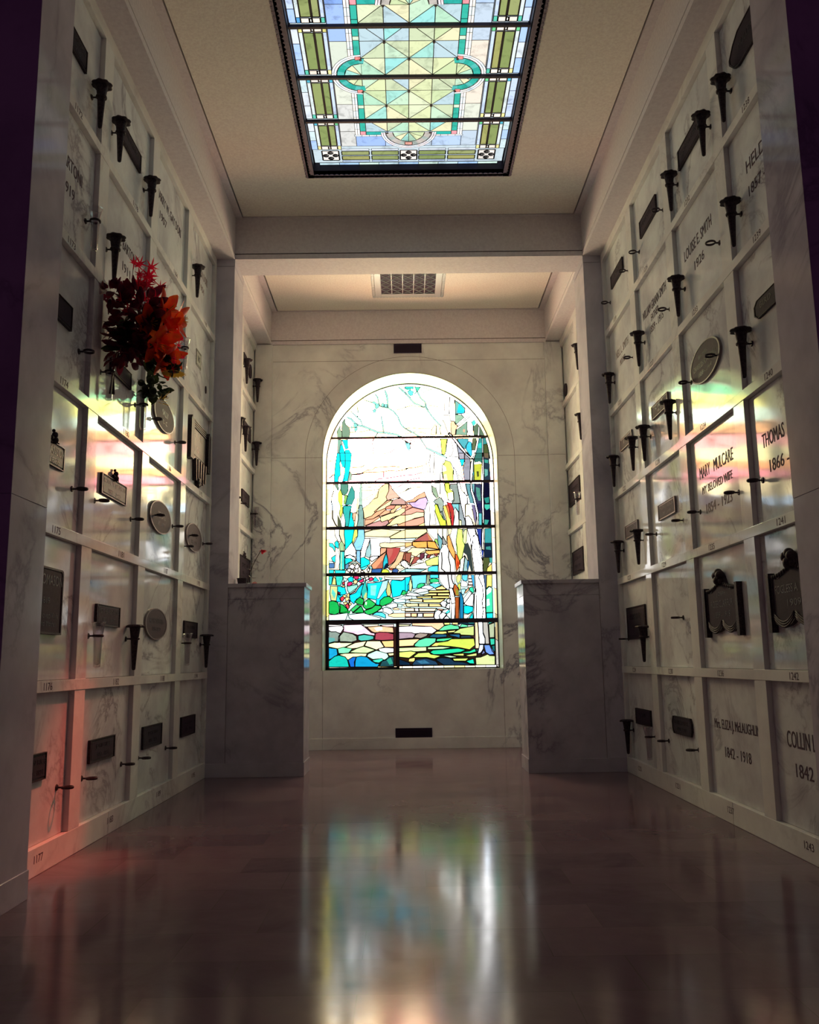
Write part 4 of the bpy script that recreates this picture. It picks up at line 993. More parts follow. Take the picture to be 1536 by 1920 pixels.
for line in WD.strip().split('\n'):
    kind, hx, st, lw, bw, pt = line.split('|')
    nums = [int(v) / 1000 for v in pt.split(',')]; pts = [(nums[i], nums[i + 1]) for i in range(0, len(nums), 2)]
    if kind == 'P' and any(not inside(*p) for p in pts):
        dn = []
        for p, p2 in zip(pts, pts[1:] + pts[:1]):
            k_ = max(1, int(math.hypot(p2[0] - p[0], p2[1] - p[1]) / .05)); dn += [(p[0] + (p2[0] - p[0]) * i / k_, p[1] + (p2[1] - p[1]) * i / k_) for i in range(k_)]
        pts = dn
    pts = [clampw(*p) for p in pts]
    idx += 1; y = -.002 - idx * EPS; st = float(st); lw = float(lw) * (.0031 if st > 2 else .0045 if kind == 'L' and float(lw) <= 3 else .0017); st = st if st > 2 else st * (.235 + .13 * ((lambda c_: 1 - min(c_) / max(c_))(srgb(hx)) if kind != 'L' else 0) ** 2)
    if kind == 'B': pts = offs(pts, float(bw))
    if kind != 'L':
        cl = []
        for p in pts:
            if not cl or math.hypot(p[0] - cl[-1][0], p[1] - cl[-1][1]) > .0008: cl.append(p)
        if len(cl) < 3: continue
        gface(cl, srgb(hx, float(st)), y); pts = cl + [cl[0]]
    if lw > 0:
        for a, b in zip(pts, pts[1:]): strip(lb, a, b, lw, y - EPS / 2)
bmesh.ops.triangulate(gb, faces=gb.faces[:], ngon_method='EAR_CLIP')
link('pane', gb, 'stained', WIN); link('lead_came', lb, 'lead', WIN)
bm = bmesh.new()                        # saddle bars
for (z0, z1, hw, x0, x1) in BARS: 
    prism(bm, [(x0, z0 - hw), (x1, z1 - hw), (x1, z1 + hw), (x0, z0 + hw)], .04, .056, lambda u, z, d: Vector((u, -d, z)))
link('saddle_bar', bm, 'iron', WIN)
bm = bmesh.new(); fy = (-.062, -.038)   # opening casement at the lower left
box(bm, -1.0, -.966, *fy, .862, 1.40); box(bm, -1.0, -.155, *fy, 1.375, 1.425); box(bm, -.185, -.150, *fy, .862, 1.40); box(bm, -1.0, -.150, *fy, .855, .884)
link('casement', bm, 'iron', WIN)
bm = bmesh.new(); o2 = arch_pts(1.005, 48, .853); i2 = arch_pts(.995, 48, .863)
for i in range(len(o2) - 1): prism(bm, [o2[i], o2[i + 1], i2[i + 1], i2[i]], 0, .02, lambda u, z, d: Vector((u, -d, z)))
link('frame', bm, 'iron', WIN)

# ------------------------------------------------------------------ skylight
SK = empty('window_2', (0, 5.81, 5.174)); SK['kind'] = 'structure'
gb = bmesh.new(); gc = gb.loops.layers.float_color.new('Col'); lb = bmesh.new()
SK_I = [0]
def sface(pts, hx, st=1, lw=.006):
    SK_I[0] += 1; z = -SK_I[0] * .00003
    f = gb.faces.new([gb.verts.new((x, y, z)) for x, y in pts]); c = srgb(hx, st)
    for lp in f.loops: lp[gc] = (*c, 1)
    if lw:
        for a, b in zip(pts, pts[1:] + pts[:1]): sline(a, b, lw, z - .000015)
def sline(a, b, w=.006, z=None):
    if z is None: SK_I[0] += 1; z = -SK_I[0] * .00003
    dx, dy = b[0] - a[0], b[1] - a[1]; L = math.hypot(dx, dy)
    if L < 1e-5: return
    px, py = -dy / L * w / 2, dx / L * w / 2
    lb.faces.new([lb.verts.new((x, y, z)) for x, y in ((a[0] + px, a[1] + py), (b[0] + px, b[1] + py), (b[0] - px, b[1] - py), (a[0] - px, a[1] - py))])
def srect(x0, x1, y0, y1, hx, st=1, lw=.006): sface([(x0, y0), (x1, y0), (x1, y1), (x0, y1)], hx, st, lw)
def ring(cx, cy, r0, r1, a0, a1, n, hx, st, lw=.005):
    for i in range(n):
        t0, t1 = math.radians(a0 + (a1 - a0) * i / n), math.radians(a0 + (a1 - a0) * (i + 1) / n)
        h = hx[i % len(hx)] if isinstance(hx, list) else hx
        SK_I[0] += 1; z = -SK_I[0] * .00003
        pts = [(cx + r * math.cos(t), cy + r * math.sin(t)) for r, t in ((r0, t0), (r1, t0), (r1, t1), (r0, t1))]
        f = gb.faces.new([gb.verts.new((x, y, z)) for x, y in pts]); c = srgb(h, st)
        for lp in f.loops: lp[gc] = (*c, 1)
        sline(pts[1], pts[2], lw, z - .00001); sline(pts[3], pts[0], lw, z - .00001)
        if n < 12: sline(pts[0], pts[1], lw, z - .00001)
random.seed(3)
W2, H2 = .805, 1.15
SKYC = ['b8cfee', 'd8d8d4', 'a0bcf0', 'e8dccc', 'c0d0e0', 'd4dccc', '8cb0f4', 'dce0d0']
LAT = ['c8d8a8', 'd8e0b0', 'b4dcc0', 'a4dcd0', 'e4e0b8', 'c4e0c4', 'b8d0d8', 'dce4c0', '9cdcd8', 'c8d4b0']
OLI = ['98a468', 'a0a870', '8c9c60', 'a8a868']
srect(-W2, W2, -H2, H2, 'c4d4dc', 1.0, .01)
for sx in (-1, 1):                      # sky panels beside the lattice
    ys = [-.90, -.70, -.35, -.0, .35, .70, .90]
    for i in range(6): srect(sx * .43, sx * .555, ys[i], ys[i + 1], random.choice(SKYC), 1.05)
for sy in (-1, 1):
    for x0, x1 in ((-.555, -.43), (-.43, -.19), (-.19, 0), (0, .19), (.19, .43), (.43, .555)): srect(x0, x1, sy * .70, sy * .905, random.choice(SKYC), 1.0, .005)
us = [-.345, -.1725, 0, .1725, .345]; vs_ = [-.70, -.53, -.355, -.18, 0, .18, .355, .53, .70]
for sx in (-1, 1):                      # inner border
    for a, b in zip([-.75, -.56, -.40, -.36], [-.56, -.40, -.36, -.20]):
        for (p0, p1) in ((a, b), (-b, -a)):
            short = abs(p1 - p0) < .06
            srect(sx * .345, sx * .392, p0, p1, 'd8ecd0' if short else '3cb8a4', 1.0)
    for rr, cl in ((.405, ['f0ecec', 'dce8f0']), (.425, ['f4ece0', 'e4f0ec'])):
        for k in range(7):
            p0, p1 = .19 + .56 * k / 7, .19 + .56 * (k + 1) / 7
            for (q0, q1) in ((p0, p1), (-p1, -p0)): srect(sx * (rr - .012), sx * (rr + .008), q0, q1, cl[k % 2], 1.2, .004)
for sy in (-1, 1):
    for sx in (-1, 1):
        srect(sx * .19, sx * .345, sy * .695, sy * .745, '34b4a8', 1.0); srect(sx * .345, sx * .392, sy * .695, sy * .745, 'f0a0a8', 1.0)
        for k in range(4): srect(sx * (.20 + .06 * k), sx * (.26 + .06 * k), sy * .745, sy * .765, ['f0ecec', 'dce8f0'][k % 2], 1.2, .004)
for i in range(4):
    for k in range(8): 
        x0, x1, y0, y1 = us[i], us[i + 1], vs_[k], vs_[k + 1]
        c1, c2 = random.choice(LAT), random.choice(LAT)
        if (i + k) % 2: sface([(x0, y0), (x1, y0), (x1, y1)], c1, 1.05, .006); sface([(x0, y0), (x1, y1), (x0, y1)], c2, 1.05, .006)
        else: sface([(x0, y0), (x1, y0), (x0, y1)], c1, 1.05, .006); sface([(x1, y0), (x1, y1), (x0, y1)], c2, 1.05, .006)
for sx in (-1, 1):                      # side lobes
    ring(sx * .345, 0, .0, .125, -90 if sx > 0 else 90, 90 if sx > 0 else 270, 6, LAT, 1.05)
    ring(sx * .345, 0, .125, .18, -98 if sx > 0 else 82, 98 if sx > 0 else 278, 14, ['38b4a4', '58bcb4', '30a898'], 1.0)
    for r in (.185, .203): ring(sx * .345, 0, r, r + .018, -90 if sx > 0 else 90, 90 if sx > 0 else 270, 13, ['e8ecf0', 'd8e4ec', 'f0ece4'], 1.2, .004)
    for sy in (-1, 1): srect(sx * .345, sx * .385, sy * .165, sy * .20, 'f09088', 1.0, .004)
for sy in (-1, 1):                      # end lobes
    ring(0, sy * .70, .0, .13, 0 if sy > 0 else 180, 180 if sy > 0 else 360, 6, LAT, 1.05)
    ring(0, sy * .70, .13, .185, 0 if sy > 0 else 180, 180 if sy > 0 else 360, 14, ['c0b8b0', 'c8c0b8', 'b0bcb4'], .95)
    for r in (.19, .208): ring(0, sy * .70, r, r + .018, 0 if sy > 0 else 180, 180 if sy > 0 else 360, 13, ['e8dce0', 'f0e8e8', 'dce4ec'], 1.1, .004)
    srect(-.03, .03, sy * .835, sy * .875, 'f4b0a0', 1.1)
PB = [-1.15, -.526, 0, .526, 1.15]
for sx in (-1, 1):                      # olive side columns between the bars
    for k in range(4):
        a, b = PB[k] + .02, PB[k + 1] - .02
        if k == 0: a = -.93
        if k == 3: b = .93
        n = 3 
        for i in range(n): srect(sx * .755, sx * W2, a + (b - a) * i / n, a + (b - a) * (i + 1) / n, random.choice(['c0d0ec', 'c8dce0', 'a8c4f0', 'd4dce4']), 1.1)
        srect(sx * .725, sx * .753, a + .05, b - .05, 'd4e0e0', 1.1); srect(sx * .560, sx * .588, a + .05, b - .05, 'c4d4ec', 1.1)
        for x in (.725, .560):
            srect(sx * x, sx * (x + .028), a, a + .05, random.choice(['f0e890', '58b8d0', '70d090']), 1.0); srect(sx * x, sx * (x + .028), b - .05, b, random.choice(['58a0d8', 'f0e8a0', '60c8b0']), 1.0)
        srect(sx * .650, sx * .722, a + .055, b - .055, random.choice(OLI), .95, .010); srect(sx * .592, sx * .642, a + .055, b - .055, random.choice(OLI), .95, .010)
        for e, sg in ((a, 1), (b, -1)):   # cream blossoms at the panel ends
            for x0, x1 in ((.592, .645), (.665, .722)): srect(sx * x0, sx * x1, e, e + sg * .045, 'f4e4d4', 1.15, .008)
            srect(sx * .646, sx * .664, e + sg * .005, e + sg * .04, 'f8f4ec', 1.2, .012)
        sline((sx * .646, a), (sx * .646, b), .012)
for sy in (-1, 1):                      # end rows
    for x0, x1 in ((-.56, -.33), (-.31, -.085), (.085, .31), (.33, .56)):
        for p0, p1 in ((.95, 1.005), (1.02, 1.075)): srect(x0, x1, sy * p0, sy * p1, random.choice(OLI), .9, .009)
        srect(x0, x1, sy * .915, sy * .94, 'd4dce8', 1.1, .005); srect(x0, x1, sy * 1.085, sy * 1.105, 'b8ccf0', 1.1, .005)
    for cx in (-.655, 0, .655):         # flower squares
        srect(cx - .07, cx + .07, sy * .94, sy * 1.08, 'e8e0d8', 1.1, .012)
        for a in range(4):
            t = math.pi / 2 * a; ring(cx + .04 * math.cos(t), sy * 1.01 + .04 * math.sin(t), .008, .022, 0, 360, 8, 'f4ecec', 1.1, .010)
    for k in range(9): srect(-.76 + .169 * k, -.76 + .169 * (k + 1), sy * 1.115, sy * 1.145, ['c0dce8', 'a4c8f0', 'cce8dc'][k % 3], 1.1, .005)
for v in (-.526, 0, .526): pass
bmesh.ops.triangulate(gb, faces=gb.faces[:])
link('pane', gb, 'skyglass', SK); link('lead_came', lb, 'lead', SK)
bm = bmesh.new()
for v in (-.526, 0, .526): box(bm, -SX, SX, v - .011, v + .011, -.035, -.012)
for i, u in enumerate(us):
    for k, v in enumerate(vs_):
        if (i + k) % 2 == 1: lathe(bm, [(.010, 0), (.010, .004)], 8, u, v, -.02)
link('glazing_bar', bm, 'iron', SK)
bm = bmesh.new()
box(bm, -SX - .02, -SX, -1.17, 1.17, -.114, .03); box(bm, SX, SX + .02, -1.17, 1.17, -.114, .03); box(bm, -SX, SX, 1.15, 1.17, -.114, .03); box(bm, -SX, SX, -1.17, -1.15, -.114, .03)
link('curb', bm, 'iron', SK)
bm = bmesh.new()                        # scalloped edging round the opening
def scal(p0, p1, outward, n):
    for i in range(n):
        t = (i + .5) / n; c = Vector(p0).lerp(Vector(p1), t); w = (Vector(p1) - Vector(p0)).length / n
        lathe(bm, [(w * .56, -.006), (w * .56, 0)], 10, c.x + outward[0] * .052, c.y + outward[1] * .052, -.114)
scal((-SX, -1.17, 0), (-SX, 1.19, 0), (-1, 0), 56); scal((SX, -1.17, 0), (SX, 1.19, 0), (1, 0), 56); scal((-SX - .04, 1.15, 0), (SX + .04, 1.15, 0), (0, .2), 40)
for s in (-1, 1): box(bm, s * (SX - .001), s * (SX + .052), -1.17, 1.19, -.120, -.114)
box(bm, -SX - .04, SX + .04, 1.15, 1.19, -.120, -.114)
link('scalloped_edging', bm, 'scallop', SK)
# unseen cover added above the glass keeps the void dark
trim([(-.84, .84, 4.6, 7.0, 5.215, 5.23)], 'gap')

# ------------------------------------------------------------------ vents
v = empty('wall_vent', (0, YW, .12)); tag(v, 'dark rectangular vent low in the back wall under the window', 'vent')
bm = bmesh.new(); box(bm, -.202, .202, -.012, -.001, 0, .102, .002); link('vent_frame', bm, 'vent_dark', v)
bm = bmesh.new()
for k in range(7): box(bm, -.19, .19, -.016, -.011, .01 + k * .0125, .014 + k * .0125)
link('louvre', bm, 'iron', v)
v = empty('wall_vent', (-.01, YW, 4.53)); tag(v, 'dark rectangular vent at the top of the back wall above the arch', 'vent')
bm = bmesh.new(); box(bm, -.165, .165, -.012, -.001, 0, .112, .002); link('vent_frame', bm, 'vent_dark', v)
bm = bmesh.new()
for k in range(7): box(bm, -.155, .155, -.016, -.011, .012 + k * .0125, .016 + k * .0125)
link('louvre', bm, 'iron', v)
v = empty('ceiling_vent', (0, 9.05, 5.052)); tag(v, 'pale lattice grille in the ceiling of the alcove', 'vent')
bm = bmesh.new()
for b in ((-.37, -.305, -.42, .45), (.305, .37, -.42, .45), (-.305, .305, .37, .45), (-.305, .305, -.42, -.37)): box(bm, *b, -.012, -.001, .003)
for s in (-1, 1):
    for i in range(24): lathe(bm, [(.019, -.004), (.019, -.0005)], 8, s * .388, -.40 + i * .0365, 0)
for i in range(22): lathe(bm, [(.019, -.004), (.019, -.0005)], 8, -.385 + i * .0367, .465, 0)
link('vent_frame', bm, 'vent_metal', v)
bm = bmesh.new(); box(bm, -.305, .305, -.37, .37, -.002, -.0005); link('vent_backing', bm, 'vent_dark', v)
bm = bmesh.new()
for i in range(6): x = -.305 + .122 * i; box(bm, x - .004, x + .004, -.37, .37, -.008, -.003)
for i in range(5):
    for k in range(6):
        cx, cy = -.244 + .122 * i, -.308 + .1235 * k
        for sg in (-1, 1): tube(bm, [(cx - .061, cy - sg * .0617, -.006), (cx, cy, -.006), (cx + .061, cy + sg * .0617, -.006)], .0032, 4)
        pts = [(cx - .06 + .12 * a / 8, cy + .0617 - .03 * math.sin(math.pi * a / 8), -.006) for a in range(9)]; tube(bm, pts, .0028, 4)
        pts = [(cx - .06 + .12 * a / 8, cy - .0617 + .03 * math.sin(math.pi * a / 8), -.006) for a in range(9)]; tube(bm, pts, .0028, 4)
link('lattice', bm, 'vent_metal', v)

# ------------------------------------------------------------------ crypt fronts with their inscriptions
ROWN = ['bottom row', 'second row up', 'third row up', 'fourth row up', 'fifth row up', 'top row']
COLN = ['nearest the camera', 'second from the near pier', 'third from the near pier', 'farthest before the pilaster']
NUM = {('left', c): 1172 + 6 * c for c in range(4)}; NUM.update({('right', c): 1238 - 6 * c for c in range(4)})
SIGN = {'left': -1, 'right': 1}
PANEL = {}
for side in ('left', 'right'):
    s = SIGN[side]
    for c in range(4):
        for r in range(6):
            z0, z1 = LEDGE[r], (LEDGE[r + 1] - .055 if r < 5 else 4.575); y0, y1 = 3.79 + c, 4.64 + c
            yy0 = max(y0, YP1 + .002)
            t = empty('crypt_front', (s * PX, (yy0 + y1) / 2, z0))
            tag(t, 'white marble crypt front, %s wall, %s, %s' % (side, ROWN[r], COLN[c]), 'crypt front', 'crypt fronts of the %s wall' % side)
            bm = bmesh.new(); h = (y1 - yy0) / 2 - .0015
            box(bm, 0, s * .04, -h, h, .0015, z1 - z0 - .0015, .001)
            link('slab', bm, 'panel', t); PANEL[side, c, r] = t
    for k, (y0, y1) in enumerate(((8.132, 8.94), (9.09, YW - .036))):
        for r in range(2, 6):
            z0, z1 = LEDGE[r] + (.003 if r == 2 else 0), (LEDGE[r + 1] - .055 if r < 5 else 4.575)
            t = empty('crypt_front', (s * PX, (y0 + y1) / 2, z0))
            tag(t, 'marble crypt front in the alcove, %s side, %s, %s' % (side, ROWN[r], 'next to the back wall' if k else 'beside the pilaster'), 'crypt front', 'crypt fronts of the alcove')
            bm = bmesh.new(); h = (y1 - y0) / 2 - .0015; box(bm, 0, s * .04, -h, h, .0015, z1 - z0 - .0015, .001)
            link('slab', bm, 'panel', t); PANEL[side, 4 + k, r] = t
def inscribe(side, c, r, lines, mat='letter_dark', plane=PX, parent=None, d0=.0001):
    p = parent or PANEL[side, c, r]
    for body, uc, zc, w, h in lines:
        bm = bmesh.new(); letters(bm, body, side, plane, uc, zc, w, h, d0)
        for v_ in bm.verts: v_.co -= p.location
        link('inscription', bm, mat, p)
TXT = [('left', 0, 4, [('BARTONI', 4.31, 3.555, .30, .07), ('1919', 4.29, 3.415, .15, .06)], 0), ('left', 1, 4, [('A. BARTONI', 5.26, 3.55, .36, .07), ('1911', 5.25, 3.41, .15, .06)], 0),
 ('left', 2, 5, [('HARRY W. GAY DORI', 6.18, 4.30, .66, .07), ('1907', 6.02, 4.16, .18, .06)], 0), ('left', 3, 5, [('ELLEN DORI', 7.28, 4.30, .34, .07), ('1904', 7.26, 4.17, .16, .06)], 1), ('left', 2, 4, [('E. CARNEY', 6.25, 3.56, .34, .07), ('1912', 6.25, 3.42, .16, .06)], 1),
 ('right', 0, 4, [('HELD', 4.30, 3.575, .24, .07), ('1857 -', 4.30, 3.43, .22, .06)], 0), ('right', 1, 4, [('LOUISE E. SMITH', 5.24, 3.575, .52, .075), ('1926', 5.23, 3.43, .18, .06)], 0),
 ('right', 2, 4, [('WILLIAM GRANN SMITH', 6.24, 3.575, .62, .07), ('FATHER', 6.23, 3.485, .20, .055), ('1859 - 1915', 6.20, 3.40, .34, .055)], 0), ('right', 3, 4, [('NELL L. SMITH', 7.22, 3.575, .42, .07), ('MOTHER', 7.22, 3.47, .18, .055)], 1),
 ('right', 1, 2, [('MARY   MULCARE', 5.21, 2.10, .58, .075), ('MY BELOVED WIFE', 5.21, 1.985, .52, .05), ('1854 - 1923', 5.20, 1.86, .44, .06)], 1),
 ('right', 0, 2, [('THOMAS', 4.37, 2.06, .27, .075), ('1866 -', 4.32, 1.915, .23, .065)], 0),
 ('right', 1, 0, [('Mrs. ELIZA J. McLAUGHLIN', 5.19, .542, .70, .075), ('1842 - 1918', 5.19, .392, .40, .06)], 0), ('right', 0, 0, [('COLLIN L. M', 4.30, .545, .40, .08), ('1842 -', 4.30, .40, .25, .065)], 0)]
for side, c, r, lines, worn in TXT: inscribe(side, c, r, lines, 'letter_grey' if worn else 'letter_dark')
# carved numbers belong to the ledges
bm = bmesh.new()
for (side, c), n0 in NUM.items():
    for i, r in enumerate((5, 4, 3, 2, 1, 0)):
        pl = FX - .002 if r else FX; zc = LEDGE[r] - .0275 if r else .075
        if r == 0: n_ = n0 + 5
        letters(bm, str(n0 + i), side, pl, c + 4.285, zc, .10, .036, .0002, .0006)
o = link('trim_90', bm, 'letter_dark'); o['kind'] = 'structure'

# ------------------------------------------------------------------ plaques
def rect(u0, u1, z0, z1): return [(u0, z0), (u1, z0), (u1, z1), (u0, z1)]
def ell(cu, cz, a, b, n=40): return [(cu + a * math.cos(2 * math.pi * i / n), cz + b * math.sin(2 * math.pi * i / n)) for i in range(n)]
def plaque(name, side, plane, outline, label, lines=(), style='dark', th=.014, border=.88, cat='plaque', group='bronze name plaques', extra=None):
    cu = (min(p[0] for p in outline) + max(p[0] for p in outline)) / 2; cz = (min(p[1] for p in outline) + max(p[1] for p in outline)) / 2
    s = SIGN[side]; t = empty(name, (s * plane, cu, cz)); tag(t, label, cat, group)
    fr = wall_frame(side, 0); sg = 1
    F = lambda u, z, d: Vector((-s * d, u - cu, z - cz))
    rim, face, let = {'dark': ('bronze', 'bronze_face', 'letter_plate'), 'pale': ('bronze', 'pale_plate', 'letter_plate'), 'mid': ('bronze_rim', 'bronze_mid', 'letter_plate')}[style]
    inn = [(cu + (u - cu) * border, cz + (z - cz) * (border if border > .9 else border - .12 * (style != 'x') * (len(outline) == 4))) for u, z in outline]
    bm = bmesh.new(); prism(bm, outline, .0005, th * .8, F)
    o = link('backplate', bm, rim, t)
    bm = bmesh.new(); prism(bm, inn, th * .8, th, F); fo = link('face', bm, face, t)
    bm = bmesh.new()
    for b_, v_ in ((1.0, .94),):                   # raised moulding
        n = len(outline)
        for i in range(n):
            a, b = outline[i], outline[(i + 1) % n]; f = lambda p, k: (cu + (p[0] - cu) * k, cz + (p[1] - cz) * k)
            prism(bm, [a, b, f(b, v_), f(a, v_)], th * .8, th * 1.15, F)
    link('moulding', bm, rim if style != 'pale' else 'bronze_rim', t)
    if lines:
        for body, uo, zo, w, h in lines:
            bm = bmesh.new(); letters(bm, body, side, plane, cu + uo, cz + zo, w, h, th, .0012)
            for v_ in bm.verts: v_.co -= t.location
            link('lettering', bm, let, fo)
    if extra: extra(t, F, cu, cz)
    return t
def knob(name, pts, r=.008, mat='bronze'):
    def go(t, F, cu, cz):
        bm = bmesh.new()
        for u, z in pts: bmesh.ops.create_uvsphere(bm, u_segments=8, v_segments=6, radius=r, matrix=Matrix.Translation(F(u, z, .012)))
        link(name, bm, mat, t, True)
    return go
RP = lambda r: LEDGE[r] + .355
P = plaque
P('name_plaque', 'left', PX, rect(4.12, 4.41, 4.175, 4.305), 'dark rectangular plaque high on the left wall, top row, nearest crypt', [('BARTHOLOMEW', 0, .025, .24, .03), ('1916', 0, -.025, .09, .025)])
P('name_plaque', 'left', PX, rect(5.00, 5.42, 4.175, 4.30), 'dark plaque behind a bronze vase, left wall top row, second crypt', [('ANNA HARRISON', 0, .02, .3, .03)])
P('name_plaque', 'left', PX, rect(4.12, 4.39, 2.67, 2.80), 'dark square plaque beside the near left pier, fourth row up', [('1174', 0, 0, .1, .03)][:0])
P('name_plaque', 'left', PX, rect(5.02, 5.40, 2.67, 2.775), 'dark plaque half hidden under the red bouquet, left wall', [])
P('oval_plaque', 'left', PX, ell(6.18, 2.72, .265, .115), 'grey oval plaque just right of the bouquet, left wall, fourth row up', [('SALLY', .02, .02, .16, .045), ('C. C.', .02, -.045, .12, .03)], 'mid', border=.92)
P('name_plaque', 'left', PX, rect(7.12, 7.29, 3.44, 3.58), 'small pale plate on the fifth row crypt by the left pilaster', [('IHS', 0, 0, .06, .05)], 'pale', th=.004)
P('keyhole_plate', 'left', PX, ell(7.49, 3.33, .022, .034, 16), 'tiny dark oval keyhole plate near the left pilaster', [], 'dark', .006)
def orn(uo, zo):
    def go(t, F, cu, cz):
        bm = bmesh.new()
        for du, dz, r in ((0, .028, .016), (-.03, .008, .012), (.03, .008, .012), (0, .05, .009), (-.06, -.004, .008), (.06, -.004, .008), (0, .0, .018)):
            bmesh.ops.create_uvsphere(bm, u_segments=8, v_segments=6, radius=r, matrix=Matrix.Translation(F(cu + uo + du, cz + zo + dz, r + .001)))
        link('crest', bm, 'bronze', t, True)
    return go
P('name_plaque', 'left', PX, rect(4.06, 4.385, 1.92, 2.04), 'pale framed plaque reading 1885 cut off by the near left pier', [('ORANSON', .03, .02, .26, .04), ('1885', .04, -.03, .12, .03)], 'pale', extra=orn(.02, .068))
P('name_plaque', 'left', PX, rect(4.945, 5.395, 1.92, 2.04), 'pale framed plaque with a leafy crest, left wall, third row up', [('CORAL M. JOHNSON', 0, .022, .38, .036), ('1857 - 1922', 0, -.028, .22, .028)], 'pale', extra=orn(0, .068))
P('oval_plaque', 'left', PX, ell(6.175, 1.975, .27, .115), 'grey oval plaque between two ring brackets, left wall, third crypt', [('LEIDIG', .02, .015, .20, .045), ('1831-1917', .02, -.045, .18, .03)], 'mid', border=.92)
P('oval_plaque', 'left', PX, ell(7.17, 1.97, .265, .115), 'grey oval plaque nearest the left pilaster, third row up', [('OWENS', 0, .02, .20, .04), ('1861-1919', 0, -.04, .18, .03)], 'mid', border=.92)
def round_top(u0, u1, z0, z1, r=.02):
    return [(u0, z0), (u1, z0), (u1, z1 - r), (u1 - r * .3, z1 - r * .3), (u1 - r, z1), (u0 + r, z1), (u0 + r * .3, z1 - r * .3), (u0, z1 - r)]
P('memorial_tablet', 'left', PX, round_top(4.02, 4.43, 1.10, 1.42), 'tall dark tablet with rounded corners by the near left pier', [('THOMASON', .03, .10, .32, .05), ('1819', 0, 0, .1, .03), ('Beloved Wife', .04, -.07, .24, .03), ('and Mother', .04, -.11, .2, .025)], 'dark', .022, .95)
P('name_plaque', 'left', PX, rect(4.96, 5.365, 1.17, 1.29), 'dark rectangular plaque above a clear glass vase, left wall, second row up', [('MOST REV. BENJAMIN', 0, .022, .34, .032), ('1851 - 1917', 0, -.025, .2, .025)])
P('oval_plaque', 'left', PX, ell(6.155, 1.225, .265, .108), 'dark oval plaque beside a cone vase, left wall, second row up', [('ROSENBERG', 0, .02, .34, .036), ('1856-1922', 0, -.035, .2, .026)], 'mid', border=.92)
P('name_plaque', 'left', PX, rect(6.94, 7.37, 1.155, 1.285), 'small dark plaque by the left pilaster, second row up', [('M. ALLEN', 0, .02, .25, .03)])
for c, lab in enumerate(('cut by the near left pier', 'second from the near left pier', 'third from the near left pier', 'nearest the left pilaster')):
    P('name_plaque', 'left', PX, rect((4.10, 4.95, 5.935, 6.93)[c], (4.36, 5.365, 6.385, 7.375)[c], (.42, .42, .40, .395)[c], .545), 'dark bottom row plaque on the left wall, ' + lab, [('JOHN RICE', 0, .02, .24, .03), ('1857 - 1921', 0, -.025, .18, .025)])
# scrolled bronze with drapery
def scroll(t, F, cu, cz):
    bm = bmesh.new()
    for k in range(9):
        u = 7.08 + k * .045; prism(bm, [(u, 2.62), (u + .038, 2.62), (u + .02 + .3 * (7.26 - u) * .5, 2.44 + .02 * (k % 3)), (u + .3 * (7.26 - u) * .5, 2.44 + .02 * (k % 3))], .0, .035 + .008 * (k % 2), F)
    link('drapery', bm, 'bronze', t)
    bm = bmesh.new()
    for u0, u1 in ((6.86, 6.96), (7.48, 7.56)): prism(bm, [(u0, 2.58), (u1, 2.58), (u1 + .01, 2.70), (u1, 2.90), (u0 + .03, 2.935), (u0, 2.90)], 0, .045, F)
    for k in range(4): prism(bm, rect(6.98, 7.47, 2.875 + k * .018, 2.885 + k * .018), .014, .026, F)
    link('scroll_end', bm, 'bronze', t)
    bm = bmesh.new()
    for k in range(7): bmesh.ops.create_uvsphere(bm, u_segments=8, v_segments=6, radius=.022, matrix=Matrix.Translation(F(7.19 + .025 * (k % 3), 2.46 - .018 * (k // 2), .024)))
    link('tassel', bm, 'bronze', t, True)
P('scroll_plaque', 'left', PX, rect(6.94, 7.52, 2.62, 2.94), 'ornate scroll shaped plaque with draped folds beside the left pilaster', [('H. J. B.', -.03, .04, .3, .07), ('1909', -.05, -.07, .16, .05)], 'pale', .016, .9, extra=scroll)
# right wall
P('arched_plaque', 'right', PX, [(4.12, 4.16), (4.38, 4.165), (4.44, 4.19), (4.50, 4.25), (4.50, 4.28), (4.44, 4.33), (4.36, 4.365), (4.12, 4.37)], 'dark shield plaque high on the right wall, top row, nearest crypt', [('MULLER', -.05, 0, .2, .04)])
P('name_plaque', 'right', PX, rect(5.00, 5.46, 4.175, 4.31), 'dark plaque behind a cone vase, right wall, top row, second crypt', [('GEORGE KENT', 0, .015, .34, .035)], extra=None)
P('name_plaque', 'right', PX, rect(6.01, 6.45, 4.185, 4.32), 'dark plaque behind a ring bracket, right wall, top row, third crypt', [('MARY KENT', 0, .015, .3, .035)])
P('name_plaque', 'right', PX, rect(7.02, 7.435, 4.20, 4.315), 'dark plaque nearest the right pilaster, top row', [('A. KENT', 0, .015, .26, .035)])
P('octagonal_plaque', 'right', PX, [(4.14, 2.70), (4.40, 2.70), (4.44, 2.725), (4.44, 2.775), (4.40, 2.80), (4.14, 2.80)], 'dark clipped corner plaque beside the near right pier, fourth row up', [('BIRD', 0, .01, .14, .03)])
P('oval_plaque', 'right', PX, ell(5.23, 2.76, .27, .125), 'large grey oval plaque with a pale rim on the right wall', [('BIRTHS', .02, .055, .16, .022), ('CHARLES R. AVERILL', 0, .0, .42, .035), ('1858 - 1914', 0, -.055, .24, .03)], 'mid', border=.92)
P('name_plaque', 'right', PX, rect(6.02, 6.43, 2.71, 2.81), 'grey plaque behind a cone vase, right wall, third crypt, fourth row up', [('C. A. P.', 0, .018, .2, .03), ('1911', 0, -.022, .1, .02)], 'mid')
